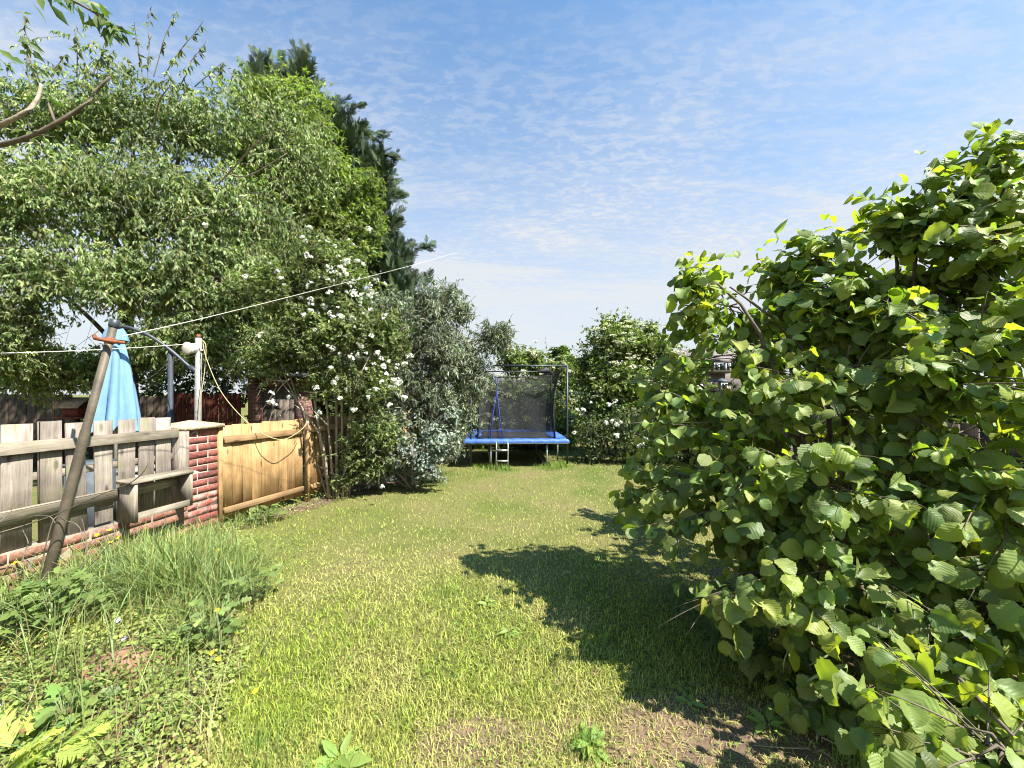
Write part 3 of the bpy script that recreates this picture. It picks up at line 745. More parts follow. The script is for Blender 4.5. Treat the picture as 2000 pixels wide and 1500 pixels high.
# ------------------------------------------------------------------ trampoline
tx, ty = 0.10, 7.78
tr = thing('trampoline', 'square trampoline with black safety net and blue padded edge', 'trampoline', (tx, ty, 0), rad(2.5))
W2, DP, BH = 1.05, 2.1, .56
def padded_ring():
    g = Geo(); nseg = 26
    cor = [(-W2, 0), (W2, 0), (W2, DP), (-W2, DP)]
    for k in range(4):
        a = np.array(cor[k]); b = np.array(cor[(k + 1) % 4]); mid = np.array([0, DP / 2]); 
        V = []
        for i in range(nseg + 1):
            t = i / nseg; p = a + (b - a) * t
            q_ = p + (mid - p) * (.30 / max(np.linalg.norm(mid - p), .01)) * (1.25 if i in (0, nseg) else 1)
            out = unit(np.r_[p - mid, 0])[:2] * .03
            wv = .012 * math.sin(i * 2.1 + k) + R.normal(0, .005)
            V += [(*(p + out), BH - .05 + wv * .6), (*(p + out * 1.3), BH - .01 + wv), (*(p - out * .2), BH + .03 + wv * .5), (*q_, BH + .012 + R.normal(0, .004))]
        qd = [[i * 4 + j, (i + 1) * 4 + j, (i + 1) * 4 + j + 1, i * 4 + j + 1] for i in range(nseg) for j in range(3)]
        g.add(np.array(V), np.concatenate(qd), [4] * len(qd), (1, 1, 1))
    return g
build(padded_ring(), 'edge_pad', M['blue_pad'], tr, True)
part_box('jumping_mat', (-W2 + .2, W2 - .2, .2, DP - .2, BH - .006, BH), M['black_mat'], tr, 0)
for a, b in (((-W2, 0), (W2, 0)), ((W2, 0), (W2, DP)), ((W2, DP), (-W2, DP)), ((-W2, DP), (-W2, 0))):
    tube_part('frame_tube', [(*a, BH - .05), (*b, BH - .05)], [.021, .021], M['steel'], tr, 8)
for lx, ly in ((-.53, .06), (.62, .06), (W2 - .08, DP * .42), (-W2 + .03, DP * .42), (-.6, DP - .06), (.6, DP - .06)):
    tube_part('leg', [(lx, ly, 0), (lx, ly, BH - .05)], [.019, .019], M['steel'], tr, 8)
for a, b in (((-.53, .06), (-.6, DP - .06)), ((.62, .06), (.6, DP - .06))):
    tube_part('foot_rail', [(*a, .02), (*b, .02)], [.018, .018], M['steel'], tr, 8)
ZP = P(0, 714, 7.78)[2]
for lx, ly in ((-W2 + .12, .02), (W2 - .02, .02), (-W2 + .03, DP - .06), (W2 - .06, DP - .06)):
    tube_part('net_pole', [(lx, ly, .08), (lx, ly, ZP)], [.021, .021], M['black_foam'] if ly > 1 else M['grey_tube'], tr, 8)
tube_part('top_tube', [(-W2 + .55, .02, ZP), (W2 - .02, .02, ZP)], [.018, .018], M['grey_tube'], tr, 8)
tube_part('top_tube', [(-W2 + .03, DP - .06, ZP), (W2 - .06, DP - .06, ZP)], [.015, .015], M['grey_tube'], tr, 8)
def net():
    g = Geo(); nx, nz = 22, 16
    in_ = .24; cor = [(-W2 + in_, in_), (W2 - in_, in_), (W2 - in_, DP - in_), (-W2 + in_, DP - in_)]
    for k in range(4):
        a = np.array(cor[k]); b = np.array(cor[(k + 1) % 4]); nrm = np.array([(b - a)[1], -(b - a)[0]]); nrm = nrm / np.linalg.norm(nrm)
        V = []
        for j in range(nz + 1):
            v = j / nz
            for i in range(nx + 1):
                u = i / nx; p = a + (b - a) * u
                flare = .17 * max(0, v - .72) / .28 * (abs(u - .5) * 2) ** 3
                bul = -.05 * math.sin(math.pi * v) * (.3 + .7 * math.sin(math.pi * u)) + .012 * math.sin(u * 19 + v * 5 + k)
                out = unit(np.r_[p - np.array([0, DP / 2]), 0])[:2]
                p2 = p + nrm * bul + out * flare
                sag = -.17 * math.sin(math.pi * u) ** .6 * max(0, v - .6) / .4
                V.append((*p2, BH + .01 + (ZP - .05 - BH) * v + sag))
        qd = [[j * (nx + 1) + i, j * (nx + 1) + i + 1, (j + 1) * (nx + 1) + i + 1, (j + 1) * (nx + 1) + i] for j in range(nz) for i in range(nx)]
        g.add(np.array(V), np.concatenate(qd), [4] * len(qd), (1, 1, 1))
    return g
build(net(), 'safety_net', M['net'], tr, True)
for k, (x0, y0) in enumerate(((-W2 + .24, .24), (W2 - .24, .24))):
    sg = -1 if k == 0 else 1
    tube_part('net_hem', [(x0, y0, BH + .02), (x0 - sg * .035, y0, BH + .5), (x0 - sg * .03, y0 - .02, BH + .95), (x0 + sg * .05, y0 - .08, ZP - .16), (x0 + sg * .17, y0 - .15, ZP - .03)], [.022, .022, .024, .03, .03], M['black_foam'], tr, 6)
tube_part('net_hem', [(-W2 + .3, .22, ZP - .23), (0, .25, ZP - .22), (W2 - .3, .22, ZP - .20)], [.012, .012, .012], M['black_foam'], tr, 6)
# black sleeve at the far top corner
tube_part('corner_sleeve', [(W2 - .42, DP - .25, ZP - .02), (W2 - .2, DP - .12, ZP + .03), (W2 - .02, DP - .06, ZP - .05)], [.02, .09, .05], M['black_foam'], tr, 8)
for s_ in (-1, 1):
    tube_part('zip_strap', [(-.43, .19, ZP - .20), (-.41, .215, ZP - .52), (-.42 + s_ * .07, .23, BH + .50), (-.42 + s_ * .13, .20, BH + .02)], [.013, .014, .013, .013], M['blue_strap'], tr, 6)
ld = thing('trampoline_ladder', 'silver two-rung ladder hooked on the front of the trampoline', 'ladder', (tx - .30, ty - .10, 0), rad(2.5))
for s_ in (-.115, .115): tube_part('stile', [(s_, -.06, 0), (s_, .0, BH - .06), (s_, .045, BH - .02)], [.016, .016, .016], M['steel'], ld, 8)
for z in (.17, .38): tube_part('rung', [(-.115, -.06 + z * .1, z), (.115, -.06 + z * .1, z)], [.019, .019], M['steel'], ld, 8)

# ------------------------------------------------------------------ trees and shrubs, left
# cherry
TC = P(250, 770, 6.6); TC[2] = 0
def rel(o, cl): return [(c[0] - o, *c[1:]) for c in cl]
cherry = thing('cherry_tree', 'large cherry tree with drooping leaves behind the picket fence', 'tree', TC)
ccl = rel(TC, [clump(90, 230, 6.2, 150, 110), clump(250, 210, 6.4, 150, 110), clump(400, 230, 6.6, 140, 100), clump(520, 260, 7.0, 120, 110),
       clump(40, 380, 5.8, 160, 120), clump(190, 370, 5.8, 160, 130), clump(350, 380, 6.0, 170, 130), clump(500, 400, 6.6, 130, 130),
       clump(60, 520, 5.6, 150, 90), clump(220, 520, 5.6, 140, 90), clump(370, 530, 5.9, 150, 110), clump(500, 540, 6.4, 110, 110),
       clump(20, 650, 5.5, 110, 60), clump(110, 720, 6.4, 110, 50), clump(360, 640, 6.0, 130, 70), clump(470, 660, 6.4, 120, 80), clump(290, 690, 6.8, 90, 40), clump(200, 700, 7.2, 90, 35),
       clump(35, 600, 5.6, 90, 60), clump(40, 690, 5.9, 80, 50), clump(-120, 330, 6.0, 120, 200), clump(-100, 600, 5.6, 120, 130), clump(600, 330, 7.6, 110, 110, w=.8), clump(590, 520, 7.2, 110, 120, w=.8)])
def keep_c(pos):
    w = pos + TC; px = 1000 + F * w[:, 0] / w[:, 1]; py = 770 - F * (w[:, 2] - CAMH) / w[:, 1]
    g1 = ((px - 150) / 46) ** 2 + ((py - 655) / 22) ** 2 < 1
    g2 = ((px - 222) / 28) ** 2 + ((py - 655) / 22) ** 2 < 1
    g3 = (py > 720) & (px > 190) & (px < 300)
    return ~(g1 | g2 | g3)
CT = [leaf_small(.34, .06, .2), leaf_quad(.34, .06, .2), leaf_quad(.36, .05, .12)]
crown([(c[0], c[1], c[2] * 2.2) for c in ccl] + tiers(ccl, 5, .5, .85), 8200, 17, CT, (.055, .10), [((.205, .255, .100), 5), ((.285, .325, .150), 4), ((.125, .175, .062), 3), ((.26, .21, .09), .1)], M['cherry'], cherry, lf=(.35, 1.0), droop=1.15, tl=(.35, .75), upb=.15, keep=keep_c, twmat=M['twig'], face=.25, spread=.48)
# upright shoots at the top
def shoots(parent, org, spec, T, size, cols, mat, droop=.8, lpt=26):
    g = Geo(); gt = Geo()
    for (a, b, d) in spec:
        A = P(*a, d) - org; B = P(*b, d) - org
        p = limb_to(A, B, .03, 5); p = spline(p, 8); gt.tubes(p[None], np.linspace(.010, .003, 8)[None], 4)
        t = R.uniform(.25, 1, lpt); i = np.minimum((t * 7).astype(int), 6); f = (t * 7 - i)[:, None]
        pos = p[i] * (1 - f) + p[i + 1] * f
        ld_ = jit(lpt, .6) + np.array([.35, 0, -droop]); Rm = frames(ld_, jit(lpt, .4) + np.array([0, -.4, .6]))
        q = R.choice(len(cols), lpt); g.scatter(T[0], pos, Rm, R.uniform(*size, lpt), np.array([vary(cols[k], 1)[0] for k in q]))
    build(g, 'shoot_leaves', mat, parent); build(gt, 'shoot', M['twig'], parent)
shoots(cherry, TC, [((60, 170), (45, 20), 5.6), ((290, 190), (295, 15), 6.2), ((280, 160), (262, 40), 6.2), ((300, 150), (345, 18), 6.2), ((320, 150), (400, 35), 6.2), ((350, 170), (405, 75), 6.2), ((150, 150), (148, 50), 5.8), ((180, 150), (212, 70), 5.8), ((210, 160), (215, 105), 5.9), ((380, 170), (440, 120), 6.4), ((100, 150), (130, 105), 5.8), ((430, 170), (430, 130), 6.4)], CT, (.085, .13), [(.10, .13, .05), (.14, .16, .06)], M['cherry'])
fork = np.array([.05, 0, 4.6])
tube_part('trunk', spline([(0, 0, -.05), (.03, .02, 1.2), (-.02, 0, 2.6), fork], 12), np.linspace(.15, .06, 12), M['bark'], cherry, 12)
limbs(cherry, fork, [(limb_to(np.array([.02, 0, min(max(1.9, c[0][2] * .62), 4.5)]), c[0], .05), .042, .012) for c in ccl[:20] if c[0][2] > 2.9], M['bark'])
limbs(cherry, fork, [([P(*a, 6.0 - .25 * i) - TC for i, a in enumerate(pts)], .015, .006) for pts in [[(380, 405), (445, 340), (490, 290), (520, 265)], [(220, 452), (300, 440), (420, 415)], [(300, 250), (310, 200), (330, 170)], [(20, 360), (90, 420), (150, 480)], [(430, 330), (480, 345), (560, 300)]]], M['pale_bark'], 'bare_branch')

# nearer tree on the left edge: only limbs and leaf sprays reach into the picture
NT = np.array([-4.9, 2.1, 0])
near = thing('overhanging_tree', 'nearby tree reaching bare bent branches in at the top left corner', 'tree', NT)
tube_part('trunk', spline([(0, 0, -.05), (.03, .05, 1.2), (.1, .1, 2.3), (.1, .15, 3.4)], 10), np.linspace(.12, .06, 10), M['bark'], near, 10)
b1 = [np.array([.1, .1, 2.3]), P(-60, 300, 3.0) - NT, P(0, 284, 3.0) - NT, P(60, 266, 3.0) - NT, P(110, 240, 3.0) - NT, P(165, 205, 3.05) - NT, P(190, 175, 3.1) - NT, P(215, 150, 3.1) - NT]
b2 = [np.array([.1, .12, 2.6]), P(-60, 275, 2.8) - NT, P(0, 245, 2.8) - NT, P(45, 222, 2.8) - NT, P(72, 195, 2.85) - NT, P(80, 165, 2.9) - NT]
b3 = [P(108, 240, 3.0) - NT, P(95, 205, 3.0) - NT, P(82, 180, 3.0) - NT, P(60, 120, 3.0) - NT, P(45, 70, 3.0) - NT]
b4 = [np.array([.1, .15, 3.3]), P(-40, -60, 2.4) - NT, P(60, -30, 2.4) - NT, P(150, 5, 2.4) - NT, P(215, 45, 2.4) - NT, P(230, 62, 2.4) - NT]
limbs(near, None, [(b1, .022, .009)], M['twig'], 'branch'); limbs(near, None, [(b2, .022, .010)], M['pale_bark'], 'branch')
limbs(near, None, [(b3, .010, .004), (b4, .014, .003)], M['twig'], 'branch')
g = Geo()
for path, d, n, lo, dens in ((b4, 2.4, 64, .45, 1), (b3, 3.0, 44, .3, 1)):
    p = spline(path, 30); t = R.uniform(lo, 1, n); i = np.minimum((t * 29).astype(int), 28)
    pos = p[i] + jit(n, .018); Rm = frames(jit(n, .5) + np.array([.5, 0, -.55]), jit(n, .5) + np.array([0, -.3, .7]))
    g.scatter(CT[0], pos, Rm, R.uniform(.07, .12, n), vary((.095, .14, .045), n))
p = np.array([P(*q_, 2.2) - NT for q_ in [(8, 100), (-5, 95), (18, 112), (2, 118), (-12, 105), (60, 2), (80, -4), (95, 6)]]); g.scatter(CT[0], p, frames(jit(8, .4) + np.array([.6, 0, -.5]), jit(8, .4) + np.array([0, 0, .8])), R.uniform(.09, .13, 8), vary((.11, .17, .045), 8))
build(g, 'leaves', M['cherry'], near)

# ash-like brighter tree behind the cherry
TA = P(640, 770, 8.6); TA[2] = 0
ash = thing('ash_tree', 'bright green leafy tree between the cherry and the dark cypress', 'tree', TA)
acl = rel(TA, [clump(560, 220, 8.2, 110, 75), clump(610, 300, 8.3, 70, 60), clump(650, 330, 8.3, 50, 45), clump(700, 370, 8.2, 55, 55), clump(640, 430, 8.1, 70, 60), clump(715, 430, 8.2, 45, 55), clump(690, 470, 8.2, 50, 50), clump(540, 320, 8.3, 90, 80)])
crown([(c[0], c[1], c[2] * 2) for c in acl] + tiers(acl, 4, .5, .85), 2300, 15, [leaf_quad(.32, .05, .15), leaf_small(.4)], (.075, .12), [((.175, .225, .065), 5), ((.225, .26, .085), 3), ((.12, .165, .05), 2)], M['ash'], ash, droop=.45, tl=(.3, .6), upb=.35, twmat=M['twig'], face=.3)
tube_part('trunk', spline([(0, 0, -.05), (-.05, 0, 1.5), (.05, 0, 3.0), (0, 0, 4.2)], 10), np.linspace(.13, .07, 10), M['bark'], ash, 10)
limbs(ash, None, [(limb_to(np.array([0, 0, 3.2]), c[0], .08), .05, .014) for c in acl], M['bark'])

# cypress
TP = P(600, 770, 10.6); TP[2] = 0
cyp = thing('cypress_tree', 'tall dark blue-green cypress conifer rising behind the cherry tree', 'conifer', TP)
SP = [spray(R) for _ in range(3)]
pcl = rel(TP, [clump(535, 170, 10.4, 42, 50), clump(595, 170, 10.3, 38, 60), clump(560, 250, 10.3, 90, 80), clump(640, 260, 10.2, 55, 65), clump(680, 300, 10.2, 50, 60),
       clump(600, 360, 10.0, 120, 110), clump(715, 350, 10.1, 48, 60), clump(745, 340, 10.2, 26, 45), clump(735, 420, 10.0, 45, 60), clump(700, 480, 9.9, 75, 80), clump(765, 500, 9.9, 50, 40), clump(620, 520, 9.9, 130, 120), clump(760, 545, 9.8, 45, 40), clump(660, 650, 9.8, 150, 110), clump(480, 600, 10.0, 120, 160), clump(790, 620, 9.7, 60, 100)])
def conifer(cl, n, size, cols, parent, extra=()):
    ci = pick_clumps(cl, n); C = np.array([c[0] for c in cl])[ci]; Rr = np.array([c[1] for c in cl])[ci]
    u = unit(jit(n) + np.array([0, -.35, 0])); E = C + u * Rr * R.uniform(.35, 1.0, n)[:, None] * (1 + .2 * np.sin(u[:, :1] * 7 + ci[:, None]))
    dirv = unit(u * .75 + np.array([0, 0, .75]) + jit(n, .3)); s = R.uniform(*size, n)
    pos = E - dirv * s[:, None] * .5
    g = Geo(); w = R.integers(0, 3, n); col = np.zeros((n, 3)); k = R.choice(len(cols), n)
    for j in range(len(cols)): col[k == j] = vary(cols[j], (k == j).sum(), .2)
    Rm = frames(dirv, jit(n, .6) + np.array([0, -.6, .5]))
    for j in range(3): q = w == j; g.scatter(SP[j], pos[q], Rm[q], s[q], col[q])
    for (a, b, d, m_) in extra:
        A = P(*a, d) - TP; B = P(*b, d) - TP; t = R.uniform(0, 1, m_)[:, None]
        pp_ = A + (B - A) * t + jit(m_, .05); dv_ = unit(unit(B - A) + jit(m_, .35) + np.array([0, 0, .15])); ss = R.uniform(.25, .55, m_) * (1.1 - .55 * t[:, 0])
        g.scatter(SP[0], pp_, frames(dv_, jit(m_, .5) + np.array([0, -.7, .4])), ss, vary(cols[0], m_, .2))
    return build(g, 'crown', M['cypress'], parent)
conifer(pcl, 7000, (.22, .52), [(.058, .088, .042), (.078, .108, .048), (.042, .064, .034)], cyp,
        [((690, 480), (842, 482), 9.9, 60), ((720, 380), (785, 385), 10, 40), ((700, 300), (770, 305), 10, 40), ((680, 260), (748, 262), 10.1, 40), ((560, 180), (488, 130), 10.3, 30), ((590, 170), (598, 100), 10.3, 40), ((540, 190), (560, 112), 10.3, 30), ((640, 240), (700, 205), 10.2, 34), ((720, 440), (780, 430), 10, 36), ((740, 545), (825, 545), 9.8, 40), ((700, 340), (770, 345), 10, 30), ((530, 180), (500, 100), 10.3, 24)])
tube_part('trunk', [(0, 0, -.05), (0, 0, 4), (-.4, 0, 8.6)], [.24, .16, .04], M['bark'], cyp, 10)
limbs(cyp, None, [(limb_to(np.array([0, 0, 2.5 + i * .3]), c[0], .02), .05, .015) for i, c in enumerate(pcl)], M['bark'])

# white-flowering shrub
TS = np.array([-2.52, 5.55, 0])
shr = thing('flowering_shrub', 'tall arching shrub with white blossom clusters by the orange fence', 'shrub', TS)
scl = rel(TS, [clump(640, 500, 5.5, 85, 50), clump(560, 560, 5.4, 95, 65), clump(670, 560, 5.4, 80, 60), clump(700, 640, 5.4, 80, 70), clump(600, 650, 5.3, 110, 70), clump(540, 690, 5.4, 70, 50), clump(710, 740, 5.4, 75, 60), clump(640, 730, 5.4, 65, 50), clump(725, 830, 5.6, 65, 55), clump(740, 850, 5.7, 70, 50), clump(735, 900, 5.7, 55, 36), clump(690, 880, 5.6, 48, 42), clump(672, 930, 5.5, 30, 18), clump(480, 560, 5.6, 50, 40), clump(760, 660, 5.6, 50, 70)])
_, spos, su = crown(scl, 3000, 14, [leaf_small(.5), leaf_quad(.42, .1, .2)], (.035, .075), [((.15, .19, .065), 5), ((.21, .24, .09), 3), ((.09, .12, .04), 3)], M['shrub'], shr, droop=.35, tl=(.25, .5), twmat=M['twig'], face=.3, twr=.0035, lf=(.35, 1.0))
stems = []
sb = np.array([0, 0, 0.])
for (px, py, d, bx_, r0) in [(560, 560, 5.4, -.08, .026), (640, 500, 5.5, .02, .024), (700, 640, 5.4, .10, .022), (600, 650, 5.3, -.04, .02), (540, 690, 5.3, -.10, .020), (670, 560, 5.4, .06, .022), (740, 850, 5.6, .14, .016), (710, 740, 5.4, .12, .018), (480, 560, 5.5, -.12, .016), (720, 600, 5.4, .08, .016)]:
    b_ = sb + np.array([bx_, R.normal(0, .06), 0]); e_ = P(px, py, d) - TS
    m_ = b_ + (e_ - b_) * np.array([.28, .3, .42]) + jit(1, .05)[0]; m2 = b_ + (e_ - b_) * np.array([.62, .6, .74]) + jit(1, .05)[0]
    stems.append(([b_, m_, m2, e_], r0, .006))
limbs(shr, None, stems, M['pale_bark'], 'stem', 7)
limbs(shr, None, [([P(*a, 5.2) - TS for a in pts], r, .004) for pts, r in [
    ([(605, 845), (590, 795), (560, 760), (545, 735)], .014), ([(566, 740), (548, 756), (536, 775), (533, 800), (520, 838)], .010), ([(545, 745), (530, 775), (514, 798), (512, 806)], .007),
    ([(560, 745), (520, 745), (500, 762)], .006), ([(560, 744), (530, 742), (520, 743)], .006), ([(533, 795), (552, 818), (559, 838)], .006), ([(640, 830), (600, 790), (585, 770)], .012), ([(600, 810), (575, 790), (560, 775)], .010),
    ([(690, 770), (705, 730), (725, 690)], .012), ([(585, 700), (570, 640), (572, 610)], .010)]], M['pale_bark'], 'bare_branch', 5)
# blossom clusters
def blossom_mesh(seed, n, r, petal):
    rng = np.random.default_rng(seed); g = Geo()
    c = unit(rng.normal(0, 1, (n, 3))) * rng.uniform(.35, 1, (n, 1)) * np.array([r, r, r * .75])
    pet = (np.array([(0, 0, 0), (-.42, .5, .12), (-.22, 1, .18), (.22, 1, .18), (.42, .5, .12)]), [[0, 4, 3, 2, 1]])
    for k in range(5):
        a = k * 2 * math.pi / 5
        nrm = unit(c + np.array([0, 0, .3 * r]) + rng.normal(0, .25 * r, (n, 3)))
        x = unit(np.cross(nrm, np.array([.3, 1, .2]))); y = np.cross(nrm, x)
        d = x * math.cos(a) + y * math.sin(a); Rm = np.stack([np.cross(d, nrm), d, nrm], -1)
        g.scatter(pet, c, Rm, np.full(n, petal), np.tile((.78, .78, .70), (n, 1)))
    nrm = unit(c); g.scatter((np.array([(0, -.3, .1), (.3, 0, .1), (0, .3, .1), (-.3, 0, .1)]), [[0, 1, 2, 3]]), c, frames(np.cross(nrm, [.2, .9, .3]), nrm), np.full(n, petal * .5), np.tile((.55, .5, .12), (n, 1)))
    m = g.mesh('blossom'); m.materials.append(M['petal']); return m
BL = [blossom_mesh(i, 9 + 4 * (i % 3), .045 + .012 * (i % 4), .026) for i in range(6)]
bl_px = [(605, 445), (590, 462), (722, 448), (640, 470), (680, 468), (655, 480), (690, 478), (660, 500), (530, 515), (515, 505), (540, 530), (555, 555), (500, 540), (665, 522), (672, 530), (620, 540), (700, 508), (710, 515), (695, 510), (645, 560), (690, 570), (700, 575), (705, 585), (650, 590), (660, 600), (635, 600), (670, 595), (620, 610), (650, 620), (665, 625), (660, 615), (630, 595), (725, 605), (750, 618), (510, 650), (505, 655), (560, 670), (650, 680), (640, 675), (685, 695), (690, 700), (700, 695), (735, 690), (745, 700), (760, 705), (800, 695), (790, 710), (770, 740), (775, 750), (765, 755), (780, 745), (730, 710), (715, 720), (750, 715), (755, 730), (790, 775), (720, 775), (760, 790), (760, 790), (625, 805), (618, 815), (538, 790), (530, 785), (690, 575), (402, 440), (680, 655), (735, 548), (480, 540), (655, 530), (622, 640), (600, 560), (640, 520), (715, 690), (745, 745), (735, 760), (775, 715)]
bl_px += [(x_, y_) for x_, y_ in R.normal((655, 610), (65, 85), (70, 2)) if 520 < x_ < 760 and y_ > 470]
for i, (x, y) in enumerate(bl_px):
    d = 5.05 + R.normal(0, .10)
    o = bpy.data.objects.new('blossom', BL[i % 6]); COL.objects.link(o); o.parent = shr
    o.location = tuple(P(x, y, d) - TS); o.rotation_euler = tuple(R.uniform(-.7, .7, 3)); s_ = R.uniform(.4, .82); o.scale = (s_, s_, s_)

# grey-leaved gum tree
TG = np.array([-1.72, 6.85, 0])
gum = thing('gum_tree', 'grey-green narrow-leaved gum tree left of the trampoline', 'tree', TG)
gcl = rel(TG, [clump(850, 590, 6.6, 50, 60), clump(800, 640, 6.5, 75, 75), clump(870, 680, 6.5, 55, 70), clump(760, 600, 6.6, 60, 55), clump(840, 770, 6.5, 75, 75), clump(780, 740, 6.4, 75, 70), clump(960, 650, 6.7, 38, 36), clump(915, 690, 6.7, 45, 55), clump(930, 735, 6.7, 45, 42), clump(885, 790, 6.6, 50, 60), clump(730, 690, 6.5, 60, 70), clump(900, 600, 6.6, 22, 40), clump(880, 560, 6.6, 22, 24), clump(985, 635, 6.7, 18, 22), clump(870, 850, 6.4, 40, 40)])
GT = [leaf_quad(.19, .02, .10), leaf_quad(.17, .02, .25)]
crown(gcl, 3200, 15, GT, (.065, .12), [((.185, .215, .140), 5), ((.26, .29, .205), 4), ((.10, .125, .07), 3), ((.20, .18, .11), .5)], M['gum'], gum, droop=.95, tl=(.2, .5), upb=.6, twmat=M['twig'], face=.3, spread=.50, flat=.1, lf=(.35, 1.05))
tube_part('trunk', spline([(0, 0, -.05), (.05, 0, .6), (.1, 0, 1.2), (.25, 0, 1.9)], 10), np.linspace(.06, .035, 10), M['pale_bark'], gum, 9)
limbs(gum, None, [(limb_to(np.array([.1, 0, 1.1]), c[0], .06), .028, .008) for c in gcl], M['pale_bark'])
# blue-green low bush
TB = np.array([-1.62, 6.15, 0])
bush = thing('silver_bush', 'low blue-grey leaved bush at the foot of the gum tree', 'bush', TB)
bcl = rel(TB, [clump(850, 850, 6.0, 55, 40), clump(780, 870, 5.9, 60, 45), clump(830, 900, 5.9, 45, 38), clump(720, 880, 5.9, 50, 40), clump(845, 920, 5.85, 26, 22), clump(740, 915, 5.9, 60, 25), clump(880, 810, 6.2, 30, 30), clump(770, 815, 6.1, 50, 30)])
crown(bcl, 900, 12, [leaf_small(.62, .04, .1)], (.040, .075), [((.20, .235, .19), 5), ((.28, .31, .26), 3), ((.11, .14, .105), 3)], M['gum'], bush, droop=.5, tl=(.18, .35), upb=.2, twmat=M['twig'], face=.3, lf=(.3, 1.0))
limbs(bush, None, [(limb_to(np.array([R.normal(0, .1), R.normal(0, .1), -.02]), c[0], .05), .018, .006) for c in bcl], M['pale_bark'], 'stem')

# dark hedge closing the next-door garden
def hedge(name, label, cat, org, cl, n, lpt, size, cols, mat, T=None, **k):
    t = thing(name, label, cat, org); cl = rel(np.array(org), cl)
    T = T or [leaf_quad(.55)]
    crown(cl, n, lpt, T, size, cols, mat, t, **k)
    return t, cl
hedge('garden_hedge', 'dark hedge along the back of the next-door garden', 'hedge', P(100, 770, 9.5) * np.array([1, 1, 0]),
      [clump(x, 722 + 12 * math.sin(x), 9.5, 90, 58, .7) for x in range(-200, 470, 70)] + [clump(x, 830, 9.5, 90, 60, .7) for x in range(-200, 470, 70)], 2300, 10, (.07, .12), [((.05, .075, .025), 3), ((.08, .105, .035), 2)], M['shrub'], face=.5, twmat=None)
hd, _ = hedge('dark_laurel', 'dense dark evergreen bush behind the gum tree', 'bush', P(740, 770, 8.3) * np.array([1, 1, 0]),
      [clump(740, 800, 8.2, 90, 80, .5), clump(830, 800, 8.4, 80, 80, .5), clump(880, 840, 8.4, 45, 50, .4), clump(660, 790, 8.6, 60, 80, .5)], 1500, 11, (.06, .11), [((.06, .085, .03), 3), ((.09, .12, .04), 2)], M['shrub'], face=.5)

# ------------------------------------------------------------------ elder hedge behind the trampoline
def elder(label, org, cl, n, umbels, size=(.07, .12), lpt=12, cols=None):
    t = thing('elder_bush', label, 'bush', org, 0, None); cl = rel(np.array(org), cl)
    cols = cols or [((.165, .21, .055), 5), ((.23, .265, .08), 3), ((.09, .125, .04), 3)]
    crown([(c[0], c[1], c[2] * 2) for c in cl] + tiers(cl, 4, .5, .85), n, lpt, [leaf_quad(.42, .05, .15), leaf_small(.5)], size, cols, M['elder'], t, droop=.35, tl=(.3, .6), twmat=M['twig'], face=.45, lf=(.45, 1.0))
    for c in cl[:8]: limbs(t, None, [(limb_to(np.array([c[0][0] * .6, c[0][1] * .6, -.05]), c[0], .03), .035, .01)], M['bark'], 'stem')
    # flat cream flower heads facing up and out
    ci = pick_clumps(cl, umbels)
    for i in range(umbels):
        c = cl[ci[i]]; u = unit(np.array([R.normal(0, .6), -abs(R.normal(.75, .4)), R.normal(.45, .45)]))
        o = bpy.data.objects.new('flower_head', UM[i % 5]); COL.objects.link(o); o.parent = t
        o.location = tuple(c[0] + u * c[1] * R.uniform(.92, 1.08)); nrm = Vector(unit(u * .4 + np.array([0, -.15, .9]) + jit(1, .18)[0]))
        o.rotation_euler = nrm.to_track_quat('Z', 'Y').to_euler(); s_ = R.uniform(.7, 1.3); o.scale = (s_, s_, s_)
    return t
def umbel(seed):
    rng = np.random.default_rng(seed); g = Geo(); n = 34
    a = rng.uniform(0, 6.283, n); r = .075 * np.sqrt(rng.uniform(0, 1, n)); c = np.c_[r * np.cos(a), r * np.sin(a), .02 - 2.2 * r ** 2 + rng.normal(0, .004, n)]
    sq = (np.array([(-1, 0, 0), (0, -1, .1), (1, 0, 0), (0, 1, .1)]), [[0, 1, 2, 3]])
    g.scatter(sq, c, frames(rng.normal(0, 1, (n, 3)) * np.array([1, 1, .2]), np.array([0, 0, 1.]) + rng.normal(0, .25, (n, 3))), rng.uniform(.008, .015, n), np.tile((.58, .59, .38), (n, 1)) * rng.uniform(.85, 1.1, (n, 1)))
    pts = np.stack([np.tile((0, 0, -.05), (8, 1)), c[:8] * np.array([.5, .5, .2]), c[:8]], 1); g.tubes(pts, [[.003, .002, .0015]], 3, (.12, .16, .05))
    m = g.mesh('flower_head'); m.materials.append(M['petal']); return m
UM = [umbel(i) for i in range(5)]
elder('elder bush with cream flower heads behind the trampoline', (.4, 11.3, 0),
      [clump(1010, 710, 11.2, 45, 35), clump(1060, 720, 11.2, 45, 30), clump(1100, 730, 11.3, 40, 40), clump(1040, 780, 11.0, 80, 60), clump(980, 780, 11.0, 60, 60), clump(940, 830, 10.9, 50, 40), clump(1030, 850, 10.9, 90, 40), clump(1100, 830, 10.9, 60, 50), clump(890, 830, 11.0, 50, 50), clump(1000, 690, 11.2, 40, 26), clump(1040, 695, 11.2, 35, 26)], 2900, 130)
